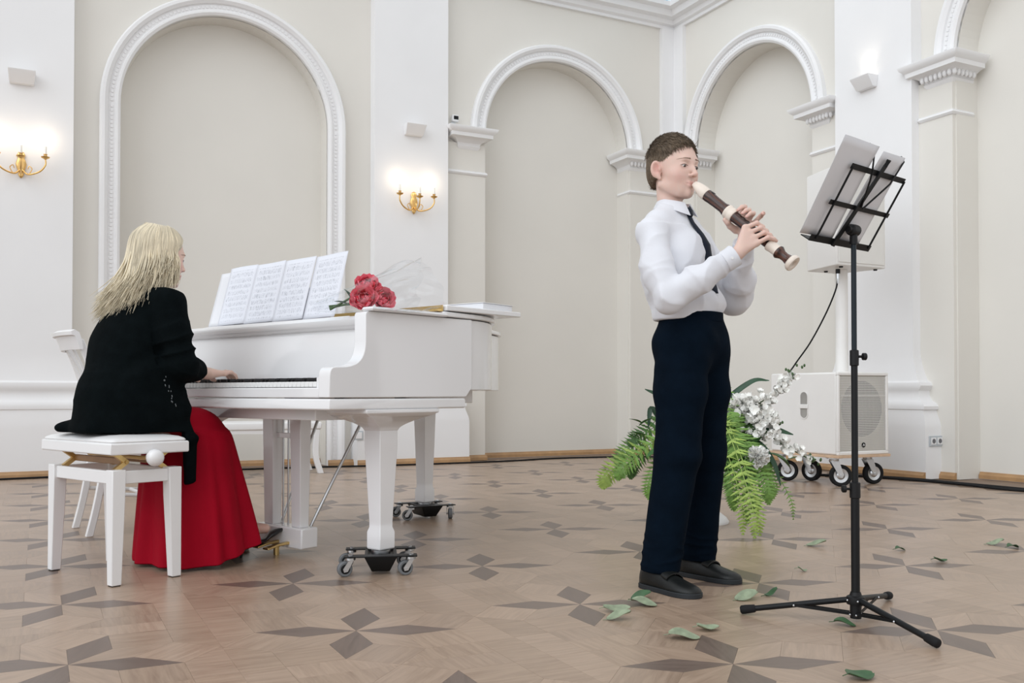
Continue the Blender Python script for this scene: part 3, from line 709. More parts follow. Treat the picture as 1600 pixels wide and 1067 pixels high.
for y in (-0.075, 0.0, 0.075):
    pts = catmull([(-0.062, y, 0.69), (-0.085, y * 1.15, 0.78), (-0.155 + abs(y) * 0.25, y * 1.1, 0.90)], 5)
    mb = MB(); mb.loft([[(p.x - 0.006, p.y - 0.016, p.z), (p.x + 0.006, p.y - 0.016, p.z), (p.x + 0.006, p.y + 0.016, p.z), (p.x - 0.006, p.y + 0.016, p.z)] for p in pts]); mb.build('splat', satin_white, ch, bevel=0.002)

# ---------------------------------------------------------------- white upholstered bench by the wall, seen under the piano
bq = thing('wall_bench', 'low white padded bench near the wall, seen under the piano', 'bench', (-2.33, 7.80, 0), RA)
mb = MB(); mb.stack(0, 0, 0.70, 0.21, [(0.372, -0.01), (0.378, 0), (0.425, 0.003), (0.437, -0.004), (0.442, -0.03)]); mb.build('seat_pad', vin, bq, bevel=0.006)
for sy in (-1, 1):
    pts = [(-0.68 + 1.36 * k / 16, 0.375 - 0.03 - 0.035 * abs(2 * k / 16 - 1) ** 2) for k in range(17)]
    mb = MB(); mb.loft([[(x, sy * 0.19 - 0.01, 0.374), (x, sy * 0.19 + 0.01, 0.374), (x, sy * 0.19 + 0.01, z), (x, sy * 0.19 - 0.01, z)] for x, z in pts]); mb.build('apron', satin_white, bq)
for sx in (-1, 1):
    for sy in (-1, 1):
        mb = MB(); pts = catmull([(sx * 0.70, sy * 0.185, 0), (sx * 0.655, sy * 0.185, 0.16), (sx * 0.665, sy * 0.185, 0.372)], 5)
        mb.loft([[(p.x - 0.024, p.y - 0.02, p.z), (p.x + 0.024, p.y - 0.02, p.z), (p.x + 0.024, p.y + 0.02, p.z), (p.x - 0.024, p.y + 0.02, p.z)] for p in pts]); mb.build('leg', satin_white, bq, bevel=0.004)
# ================================================================ MUSIC STAND
SX, SY = 1.024, 2.80
st = thing('music_stand', 'black folding music stand on a tripod before the boy', 'music stand', (SX, SY, 0))
mb = MB(); mb.tube([(0, 0, 0.012), (0, 0, 0.40)], 0.0125, 16); mb.build('lower_tube', black_metal, st, smooth=60)
mb = MB(); mb.tube([(0, 0, 0.38), (0, 0, 0.80)], 0.0095, 16); mb.build('middle_tube', black_metal, st, smooth=60)
mb = MB(); mb.tube([(0, 0, 0.78), (0, 0, 1.135)], 0.0078, 16); mb.build('upper_tube', mat('blue_black_metal', (0.005, 0.012, 0.018), 0.4, spec=0.3, vary=0.2), st, smooth=60)
for z, r, sx in ((0.39, 0.0155, -1), (0.785, 0.013, 1)):
    mb = MB(); mb.lathe([(r - 0.003, z - 0.024), (r, z - 0.022), (r, z + 0.022), (r - 0.003, z + 0.024)], seg=16); c = mb.build('collar', black_plastic, st, smooth=40)
    mb = MB(); mb.tube([(sx * (r - 0.002), 0, z + 0.004), (sx * (r + 0.012), 0, z + 0.004)], 0.004, 8)
    mb.lathe([(0.006, 0.0), (0.011, 0.002), (0.011, 0.012), (0.008, 0.014)], c=(sx * (r + 0.010), 0, z + 0.004), seg=10, axis=(sx, 0, 0)); mb.build('knob', black_plastic, c, smooth=40)
mb = MB(); mb.lathe([(0.016, 0.010), (0.0165, 0.030), (0.0165, 0.05), (0.026, 0.052), (0.028, 0.060), (0.026, 0.074), (0.018, 0.078), (0.0145, 0.088)], seg=18); mb.build('hub', black_plastic, st, smooth=40)
feet = [(0.717, 2.887), (1.234, 3.082), (1.128, 2.511)]
for fx, fy in feet:
    dv = Vector((fx - SX, fy - SY, 0)); d = dv.normalized(); e = Vector((-d.y, d.x, 0))
    a = d * 0.024 + Vector((0, 0, 0.064)); b = dv + Vector((0, 0, 0.016))
    mb = MB(); mb.tube([a, b], 0.0088, 12); lg = mb.build('leg', black_metal, st, smooth=60)
    t = (b - a).normalized()
    mb = MB(); mb.lathe([(0.010, -0.03), (0.012, -0.028), (0.0135, 0.0), (0.013, 0.012), (0.008, 0.016)], c=b, seg=14, axis=t); mb.build('rubber_foot', rubber, lg, smooth=50)
    mid = a + (b - a) * 0.52
    s0 = d * 0.017 + Vector((0, 0, 0.022)); s1 = mid - Vector((0, 0, 0.002)); 
    mb = MB(); q = (s1 - s0).normalized(); n2 = e * 0.0085; n1 = e.cross(q) * 0.0018
    for sgn in (-1, 1):
        mb.loft([[tuple(p + n2 * sgn + n1), tuple(p + n2 * sgn * 1.3 + n1), tuple(p + n2 * sgn * 1.3 - n1 * 4), tuple(p + n2 * sgn - n1 * 4)] for p in (s0, s1)])
    mb.build('strut', black_metal, st)
    mb = MB()
    for p in (mid, s0, a): mb.sphere(tuple(p - e * 0.0125 if e.y > 0 else p + e * 0.0125), 0.0035, 8, 6)
    mb.build('rivet', steel, lg, smooth=180)
# desk
B0 = Vector((0.993 - SX, 2.83 - SY, 1.136)); wv = Vector((0.76, 0.65, 0)).normalized(); uv_ = Vector((0.376, -0.44, 0.816)).normalized(); nv = wv.cross(uv_)
k_ = 0.976
def DP(w, u, n=0.0): return B0 + wv * (w * k_) + uv_ * (u * k_) + nv * n
def flatbar(mb, p, q, wid, th, nrm):
    p, q = Vector(p), Vector(q); t = (q - p).normalized(); s = nrm.cross(t).normalized() * wid / 2; n = nrm.normalized() * th / 2
    mb.loft([[tuple(x - s - n), tuple(x + s - n), tuple(x + s + n), tuple(x - s + n)] for x in (p, q)])
for nm, u, w0, w1_, wd_ in (('top_bar', 0.232, -0.170, 0.140, 0.016), ('middle_bar', 0.117, -0.175, 0.168, 0.014)):
    mb = MB(); flatbar(mb, DP(w0, u, 0.004), DP(w1_, u, 0.004), wd_, 0.003, nv); mb.build(nm, black_metal, st)
mb = MB(); flatbar(mb, DP(-0.172, 0.0, 0.004), DP(0.175, 0.0, 0.004), 0.020, 0.003, nv); flatbar(mb, DP(-0.172, -0.008, -0.012), DP(0.175, -0.008, -0.012), 0.032, 0.003, uv_); mb.build('bottom_tray', black_metal, st)
for w0, w1_ in ((-0.145, -0.166), (0.160, 0.137)):
    mb = MB(); mb.tube([DP(w0, 0.0, 0.007), DP(w1_, 0.232, 0.007)], 0.0032, 8); mb.build('side_wire', black_metal, st, smooth=60)
mb = MB(); flatbar(mb, DP(-0.045, -0.012, 0.010), DP(-0.016, 0.262, 0.010), 0.016, 0.005, nv); mb.build('centre_spine', black_metal, st)
mb = MB(); mb.tube([DP(-0.016, 0.258, 0.010), DP(-0.015, 0.276, 0.010)], 0.006, 8); flatbar(mb, DP(-0.025, 0.276, 0.010), DP(-0.006, 0.276, 0.010), 0.008, 0.004, nv); mb.build('spine_tip', black_metal, st)
for pts in ([(-0.022, 0.125), (-0.055, 0.205), (-0.072, 0.235), (-0.085, 0.29), (-0.098, 0.300)], [(-0.010, 0.122), (0.045, 0.20), (0.055, 0.215), (0.095, 0.285), (0.100, 0.292)]):
    mb = MB(); mb.tube([DP(w, u, 0.014 - 0.02 * max(0, i - 2)) for i, (w, u) in enumerate(pts)], [0.0028, 0.0028, 0.0028, 0.0024, 0.0045], 8); mb.build('page_holder', black_metal, st, smooth=60)
mb = MB(); mb.tube([(0, 0, 1.125), (0, 0, 1.158)], [0.012, 0.011], 14); c = DP(-0.028, 0.052, 0.016)
mb.lathe([(0.010, -0.020), (0.017, -0.016), (0.018, 0.0), (0.017, 0.016), (0.010, 0.020)], c=(c + Vector((0, 0, 1.165))) / 2 if False else Vector((0, 0, 1.168)), seg=16, axis=wv)
mb.tube([Vector((0, 0, 1.168)), c], [0.014, 0.010], 10); mb.build('tilt_clutch', black_plastic, st, smooth=40)
# two sheets of paper resting on the desk, on the boy's side
def desk_sheet(w0, u0, w1_, u1, wid, label, seedv):
    a = DP(w0, u0, -0.004) + Vector((SX, SY, 0)); up_ = DP(w1_, u1, -0.004) + Vector((SX, SY, 0)) - a
    o = sheet('music_sheet', mat('stand_paper', (0.66, 0.66, 0.68), 0.75, vary=0.03, scale=14), a, wv * (wid * k_), up_, -nv, None, 0.004, seedv=seedv); tag(o, label, 'sheet music', 'sheets on the music stand'); return o
desk_sheet(-0.219, 0.004, -0.259, 0.306, 0.172, 'larger grey-white sheet on the left of the music stand', 0.4)
desk_sheet(-0.028, 0.004, -0.046, 0.297, 0.137, 'narrower sheet at the right side of the music stand', 2.1)

# ================================================================ LOUDSPEAKERS
spk = mat('speaker_white', (0.79, 0.78, 0.76), 0.5, vary=0.02, scale=6, bump=0.12, bscale=220)
cA, sA = math.cos(RA), math.sin(RA)
def RW(u, v, z=0.0): return (u * cA - v * sA, u * sA + v * cA, z)
U0, V0 = 5.143, 4.968
# wheeled board
bd = thing('wheeled_board', 'plywood board on black castors under the big white loudspeaker', 'dolly', RW(U0, V0), RA)
mb = MB(); mb.box((0.255, 0.345, 0.219), (0.53, 0.71, 0.020)); mb.build('board', mat('plywood', (0.62, 0.44, 0.30), 0.55, vary=0.12, scale=20), bd, bevel=0.002)
for i, (x, y, a) in enumerate(((0.03, 0.07, R(-32)), (0.40, 0.10, R(-15)), (0.02, 0.60, R(-40)), (0.20, 0.52, R(-75)))):
    q = Matrix.Translation((x, y, 0)) @ Matrix.Rotation(a, 4, 'Z')
    f = MB(); f.box((0, 0, 0.206), (0.10, 0.085, 0.005), M=q); f.lathe([(0.03, 0.182), (0.034, 0.188), (0.034, 0.204)], seg=16, M=q)
    for s in (-1, 1):
        f.loft([[(-0.03, s * 0.028, 0.184), (0.03, s * 0.028, 0.184), (0.062, s * 0.028, 0.085), (0.050, s * 0.028, 0.062), (0.032, s * 0.028, 0.070)], [(-0.03, s * 0.032, 0.184), (0.03, s * 0.032, 0.184), (0.062, s * 0.032, 0.085), (0.050, s * 0.032, 0.062), (0.032, s * 0.032, 0.070)]], M=q)
    f.box((0, 0, 0.184), (0.06, 0.064, 0.005), M=q)
    f.tube([q @ Vector((0.045, -0.038, 0.080)), q @ Vector((0.045, 0.038, 0.080))], 0.008, 10)
    co = f.build('castor', steel, bd, smooth=35)
    ax = q.to_3x3() @ Vector((0, 1, 0)); cc = q @ Vector((0.045, 0, 0.080))
    w = MB(); w.lathe([(0.052, -0.019), (0.072, -0.022), (0.080, -0.014), (0.080, 0.014), (0.072, 0.022), (0.052, 0.019)], c=cc, seg=30, axis=ax, ring=True); w.build('tyre', rubber, co, smooth=40)
    w = MB(); w.lathe([(0.01, -0.024), (0.02, -0.022), (0.03, -0.012), (0.054, -0.016), (0.054, 0.016), (0.03, 0.012), (0.02, 0.022), (0.01, 0.024)], c=cc, seg=24, axis=ax); w.build('hub', steel, co, smooth=40)
sub_ = thing('subwoofer', 'big white subwoofer cabinet with round driver behind mesh grille', 'loudspeaker', RW(U0, V0, 0.2295), RA)
mb = MB(); mb.stack(0.255, 0.357, 0.255, 0.333, [(0.0, -0.008), (0.008, 0), (0.594, 0.0), (0.602, -0.008)])
mb.box((0.255, 0.012, 0.012), (0.51, 0.024, 0.024)); mb.box((0.255, 0.012, 0.590), (0.51, 0.024, 0.024)); mb.box((0.011, 0.012, 0.301), (0.022, 0.024, 0.554)); mb.box((0.499, 0.012, 0.301), (0.022, 0.024, 0.554))
cab = mb.build('cabinet', spk, sub_, bevel=0.005)
mb = MB(); mb.lathe([(0.0, 0.0), (0.06, 0.004), (0.075, -0.012), (0.17, 0.004), (0.186, 0.008), (0.200, 0.004), (0.205, 0.0)], c=(0.255, 0.018, 0.335), seg=40, axis=(0, -1, 0)); mb.build('driver_cone', mat('speaker_cone', (0.10, 0.10, 0.09), 0.7, vary=0.1), sub_, smooth=40)
mb = MB(); mb.box((0.255, 0.0215, 0.301), (0.47, 0.002, 0.555)); mb.build('baffle', mat('baffle_beige', (0.52, 0.49, 0.42), 0.6, vary=0.05), sub_)
# perforated steel grille: rows of round-ended holes left open
mb = MB(); gx0, gx1, gz0, gz1 = 0.022, 0.488, 0.026, 0.576; pitch = 0.0125
nz = int((gz1 - gz0) / pitch)
for i in range(nz + 1): mb.box(((gx0 + gx1) / 2, 0.006, gz0 + i * pitch), (gx1 - gx0, 0.0015, 0.0040))
nx_ = int((gx1 - gx0) / pitch)
for i in range(nx_ + 1): mb.box((gx0 + i * pitch, 0.0062, (gz0 + gz1) / 2), (0.0040, 0.0012, gz1 - gz0))
g = mb.build('grille', mat('grille_white', (0.72, 0.71, 0.68), 0.45, vary=0.03), sub_); 
mb = MB(); mb.box((0.255, 0.004, 0.432), (0.45, 0.003, 0.004)); mb.build('grille_seam', spk, sub_)
mb = MB(); mb.lathe([(0.0, 0.0), (0.018, 0.0), (0.019, 0.003), (0.0, 0.004)], c=(0.255, 0.0045, 0.070), seg=20, axis=(0, -1, 0)); bdg = mb.build('badge', black_plastic, sub_, smooth=40)
mb = MB()
for p, q in (((0.247, 0.062), (0.255, 0.079)), ((0.255, 0.079), (0.259, 0.064)), ((0.259, 0.064), (0.266, 0.072))): flatbar(mb, (p[0], 0.0, p[1]), (q[0], 0.0, q[1]), 0.003, 0.0012, Vector((0, -1, 0)))
mb.build('badge_mark', satin_white, bdg)
# recessed side handle: dark oval pocket with a white bar
def oval(cy_, cz, hw, hh, n=24):
    out = []
    for k in range(n):
        a = 2 * PI * k / n; out.append((cy_ + hw * math.cos(a), cz + (hh - hw) * (1 if math.sin(a) > 0 else -1) + hw * math.sin(a)))
    return out
mb = MB(); o1 = oval(0.335, 0.36, 0.042, 0.105); o2 = oval(0.335, 0.36, 0.036, 0.098)
mb.loft([[(-0.001, y, z) for y, z in o1], [(-0.0045, y, z) for y, z in o1], [(-0.0045, y, z) for y, z in o2], [(-0.001, y, z) for y, z in o2]]); mb.build('handle_rim', spk, sub_, smooth=40)
mb = MB(); mb.loft([[(-0.0012, y, z) for y, z in o2], [(-0.0022, y, z) for y, z in o2]]); mb.build('handle_pocket', mat('pocket_grey', (0.33, 0.32, 0.30), 0.7, vary=0.2, scale=5), sub_)
mb = MB(); mb.box((-0.006, 0.335, 0.350), (0.008, 0.085, 0.032)); mb.build('handle_bar', spk, sub_, bevel=0.003)
pu, pv = U0 + 0.40, V0 + 0.345
po = thing('speaker_pole', 'white pole standing on the subwoofer and carrying a loudspeaker', 'pole', RW(pu, pv, 0.8315), RA)
mb = MB(); mb.tube([(0, 0, 0), (0, 0, 0.80)], 0.047, 20); mb.build('tube', spk, po, smooth=60)
mb = MB(); mb.lathe([(0.07, 0.0), (0.07, 0.012), (0.05, 0.016)], seg=24); mb.build('flange', spk, po, smooth=40)
tp = thing('loudspeaker', 'tall white loudspeaker on the pole, half hidden by the music sheets', 'loudspeaker', RW(pu, pv, 1.6325), RA)
def trap(a, b, c_): return [(-a, -c_), (a, -c_), (b, c_), (-b, c_)]
mb = MB(); mb.loft([[(x * s, y * s, z) for x, y in trap(0.255, 0.16, 0.20)] for z, s in ((0.0, 0.98), (0.008, 1.0), (0.742, 1.0), (0.75, 0.98))]); mb.build('cabinet', spk, tp, bevel=0.008)
mb = MB(); mb.box((0, -0.203, 0.375), (0.47, 0.006, 0.70)); mb.build('grille', mat('grille_white', (0.7, 0.7, 0.7)), tp, bevel=0.002)
for x, y in ((-0.17, -0.16), (-0.06, 0.1), (0.2, -0.15)):
    mb = MB(); mb.lathe([(0.014, -0.010), (0.016, 0.0)], c=(x, y, 0), seg=12); mb.build('foot', black_plastic, tp)
mb = MB(); mb.sphere((0.262, 0.02, 0.07), 0.014, 10, 8); mb.build('side_knob', steel, tp, smooth=180)
# signal cable from the loudspeaker down behind the subwoofer
cb = thing('speaker_cable', 'thin black cable hanging from the upper loudspeaker', 'cable', RW(pu - 0.14, pv - 0.10, 1.62), RA)
e_ = RW(pu - 0.14, pv - 0.10, 0)
pts = catmull([(0, 0, -0.06), (-0.005, 0.02, -0.16), (-0.03, 0.10, -0.34), (-0.05, 0.24, -0.55), (-0.06, 0.40, -0.72), (-0.07, 0.50, -0.86), (-0.06, 0.53, -1.15), (-0.03, 0.55, -1.60)], 7)
mb = MB(); mb.tube(pts, 0.006, 8); mb.build('cord', rubber, cb, smooth=60)
mb = MB(); mb.tube([(0, 0, 0.0), (0, 0, -0.035)], 0.017, 12); mb.build('socket', black_plastic, cb, smooth=40)
mb = MB(); mb.tube([(0, 0, -0.035), (0, 0, -0.075)], 0.014, 12); mb.tube([(0, 0, -0.07), (0, 0, -0.11)], [0.010, 0.007], 10); mb.build('plug', steel, cb, smooth=40)
# low monitor box behind the flowers
mn = thing('floor_monitor', 'small white loudspeaker with perforated side behind the flowers', 'loudspeaker', RW(4.93, 6.05), RA)
mb = MB(); mb.stack(0.0, 0.0, 0.20, 0.22, [(0.03, -0.01), (0.04, 0), (0.42, 0), (0.43, -0.01)]); mb.build('cabinet', spk, mn, bevel=0.006)
mb = MB(); hol = MB()
hol.box((0, -0.2235, 0.23), (0.36, 0.006, 0.34)); hol.build('grille_backing', mat('speaker_cone', (0.2, 0.2, 0.185)), mn)
for i in range(25): mb.box((-0.18 + i * 0.015, -0.229, 0.23), (0.008, 0.003, 0.34))
for i in range(24): mb.box((0, -0.2295, 0.0575 + i * 0.015), (0.36, 0.003, 0.008))
mb.build('grille', mat('grille_white', (0.7, 0.7, 0.7)), mn)
for sx in (-1, 1):
    for sy in (-1, 1):
        mb = MB(); mb.lathe([(0.02, 0.0), (0.022, 0.03)], c=(sx * 0.15, sy * 0.17, 0), seg=12); mb.build('foot', black_plastic, mn)

# ================================================================ SCONCES, UPLIGHTS, SMALL WALL FITTINGS
warm = bpy.data.materials.new('candle_bulb'); warm.use_nodes = True; MATS['candle_bulb'] = warm
_b = warm.node_tree.nodes['Principled BSDF']; _b.inputs['Emission Color'].default_value = (1.0, 0.80, 0.52, 1); _b.inputs['Emission Strength'].default_value = 5.0; _b.inputs['Base Color'].default_value = (1, 0.95, 0.85, 1)
candle = mat('candle_white', (0.85, 0.83, 0.78), 0.45, vary=0.02)
def sconce(mp, s, z0, label):
    p = mp(s, z0, -(PJ + 0.001)); p = RW(p[0], p[1], p[2])
    t = thing('wall_sconce', label, 'sconce', p, RA, 'gilt candle sconces on the left wall')
    # local: x along wall, -y into room
    mb = MB(); prof = [(0.0, -0.085), (0.012, -0.075), (0.022, -0.055), (0.016, -0.04), (0.030, -0.01), (0.040, 0.03), (0.032, 0.06), (0.024, 0.075), (0.032, 0.10), (0.020, 0.125), (0.0, 0.135)]
    mb.loft([[(r * math.cos(2 * PI * k / 16), -0.012 + 0.5 * r * math.sin(2 * PI * k / 16), z) for k in range(16)] for r, z in [(max(a, 0.001), b) for a, b in prof]]); mb.build('backplate', gold, t, smooth=60)
    for i, (ex, ey, zz) in enumerate(((-0.175, -0.10, 0.075), (0.0, -0.17, 0.05), (0.175, -0.10, 0.075))):
        mb = MB(); pts = catmull([(ex * 0.05, -0.02, -0.02), (ex * 0.3, ey * 0.4, -0.055), (ex * 0.75, ey * 0.85, -0.035), (ex, ey, 0.02), (ex, ey, zz)], 6)
        mb.tube(pts, [0.007] * (len(pts) - 6) + [0.006] * 6, 8)
        c = [Vector(q) for q in catmull([(ex * 0.35, ey * 0.45, -0.05), (ex * 0.45, ey * 0.5, -0.01), (ex * 0.33, ey * 0.4, 0.012), (ex * 0.28, ey * 0.38, -0.012)], 5)]; mb.tube(c, 0.004, 6)
        a = mb.build('arm', gold, t, smooth=60)
        mb = MB(); mb.lathe([(0.006, zz - 0.01), (0.014, zz - 0.004), (0.030, zz + 0.004), (0.034, zz + 0.012), (0.028, zz + 0.010), (0.013, zz + 0.012), (0.013, zz + 0.030), (0.016, zz + 0.034), (0.0, zz + 0.034)], c=(ex, ey, 0), seg=16); mb.build('drip_cup', gold, a, smooth=60)
        mb = MB(); mb.lathe([(0.0105, zz + 0.03), (0.0105, zz + 0.095), (0.006, zz + 0.10)], c=(ex, ey, 0), seg=12); mb.build('candle_sleeve', candle, a, smooth=60)
        mb = MB(); mb.lathe([(0.004, zz + 0.10), (0.010, zz + 0.115), (0.0105, zz + 0.125), (0.006, zz + 0.145), (0.001, zz + 0.16)], c=(ex, ey, 0), seg=12); mb.build('bulb', warm, a, smooth=60)
        ld = bpy.data.lights.new('candle_glow', 'POINT'); ld.energy = 0.27; ld.color = (1.0, 0.82, 0.62); ld.shadow_soft_size = 0.02
        lo = bpy.data.objects.new('candle_glow', ld); COL.objects.link(lo); lo.parent = t; lo.location = (ex, ey, zz + 0.185)
sconce(m1, -0.142, 2.50, 'gilt three-armed candle sconce at the left edge')
sconce(m1, 3.235, 2.50, 'gilt three-armed candle sconce on the middle pilaster above the music')
def uplight(mp, s, z0, label, lit):
    p = mp(s, z0, -(PJ + 0.001)); p = RW(p[0], p[1], p[2])
    t = thing('wall_uplight', label, 'wall light', p, RA if mp is m1 else RA - PI / 2, 'white plaster uplights on the pilasters')
    # a wedge: wide lip on top, narrow slanting underside, hollow above
    mb = MB(); rings = [[(-a, 0, z), (a, 0, z), (a, -d, z), (-a, -d, z)] for z, a, d in ((-0.05, 0.085, 0.045), (-0.045, 0.09, 0.05), (0.035, 0.10, 0.115), (0.045, 0.10, 0.12), (0.05, 0.10, 0.12), (0.05, 0.092, 0.112), (0.01, 0.085, 0.09))]
    mb.loft(rings); mb.build('shade', white_plaster, t, bevel=0.003)
    mb = MB(); mb.tube([(-0.05, -0.05, 0.03), (0.05, -0.05, 0.03)], 0.008, 10); mb.build('lamp_tube', warm if lit else candle, t, smooth=60)
    if lit:
        ld = bpy.data.lights.new('uplight_glow', 'SPOT'); ld.energy = 2.0; ld.color = (1.0, 0.90, 0.76); ld.spot_size = R(95); ld.spot_blend = 1.0; ld.shadow_soft_size = 0.03
        lo = bpy.data.objects.new('uplight_glow', ld); COL.objects.link(lo); lo.parent = t; lo.location = (0, -0.05, 0.045); lo.rotation_euler = (PI, 0, 0)
uplight(m1, -0.142, 3.225, 'white wedge uplight above the leftmost sconce', False)
uplight(m1, 3.228, 3.225, 'white wedge uplight above the sconce on the middle pilaster', False)
uplight(m2, 2.90, 3.33, 'lit white wedge uplight on the right pilaster', True)
# motion detector
p = m1(3.70, 3.43, -0.036); ms = thing('wall_sensor', 'small white wall sensor with a black lens beside the middle pilaster', 'sensor', RW(*p), RA)
mb = MB(); mb.box((0, -0.02, 0), (0.07, 0.04, 0.07)); mb.build('housing', satin_white, ms, bevel=0.008)
mb = MB(); mb.box((0.005, -0.042, 0.004), (0.05, 0.006, 0.036)); mb.build('lens', black_plastic, ms, bevel=0.003)
mb = MB(); mb.box((-0.02, -0.015, -0.048), (0.05, 0.03, 0.010)); mb.build('bracket', steel, ms, bevel=0.002)
# double socket on the right plinth and switch plate left of the middle pilaster
soc_m = mat('socket_grey', (0.50, 0.54, 0.57), 0.4, vary=0.05)
q_ = -(PJ + 0.19 * .5 + 0.001)
p = m2(3.34 + 0.192, 0.30, -0.10); ws = thing('wall_socket', 'double grey socket on the plinth of the right pilaster', 'socket', RW(*p), RA)
mb = MB(); mb.box((0, -0.004, 0), (0.155, 0.008, 0.082)); mb.build('plate', soc_m, ws, bevel=0.002)
for s in (-1, 1):
    mb = MB(); mb.box((s * 0.036, -0.010, 0), (0.055, 0.006, 0.056)); i_ = mb.build('insert', satin_white, ws, bevel=0.002)
    mb = MB(); mb.lathe([(0.0, 0.0), (0.018, 0.001), (0.019, 0.0)], c=(s * 0.036, -0.0135, 0), seg=18, axis=(0, -1, 0)); mb.build('socket_hole', mat('socket_dark', (0.15, 0.15, 0.16), 0.6), i_, smooth=40)
p = m1(2.66, 0.285, -(PJ + 0.095 + 0.001)); sw = thing('wall_switch', 'pale switch plate low on the middle pilaster plinth', 'switch', RW(*p), RA)
mb = MB(); mb.box((0, -0.004, 0), (0.085, 0.008, 0.085)); mb.build('plate', soc_m, sw, bevel=0.002)
mb = MB(); mb.box((0, -0.010, 0), (0.060, 0.006, 0.060)); mb.build('rocker', satin_white, sw, bevel=0.002)
# cables along the walls
def cable(name, pts, r, label):
    mb = MB(); mb.tube(catmull([RW(*p) for p in pts], 6), r, 8); o = mb.build(name, rubber, smooth=60); tag(o, label, 'cable'); return o
cable('floor_cable', [(-3.9, 8.22, 0.009), (-2.4, 8.30, 0.009), (-0.9, 8.26, 0.009), (0.6, 8.40, 0.009), (2.0, 8.42, 0.009), (2.8, 8.30, 0.009), (4.0, 8.27, 0.009), (4.8, 8.40, 0.009), (5.6, 8.25, 0.009), (6.0, 7.9, 0.009)], 0.008, 'long black cable on the floor along the left wall')
for i, dv in enumerate((0.0, 0.045, 0.10)):
    cable('floor_cable', [(5.70, 5.75 - dv, 0.010), (5.95 - dv * .3, 5.50, 0.010), (6.10 - dv, 5.15, 0.010 + 0.0 * i), (6.12 - dv * .6, 4.75, 0.010), (6.14 - dv * 1.3, 4.30, 0.010), (6.16 - dv * .5, 3.90, 0.010), (6.10 - dv, 3.40, 0.010), (6.14 - dv * .7, 2.6, 0.010)], 0.009,
          ('black cable nearest the wall of three right of the subwoofer', 'middle black cable of three right of the subwoofer', 'outermost black cable of three on the floor right of the subwoofer')[i])
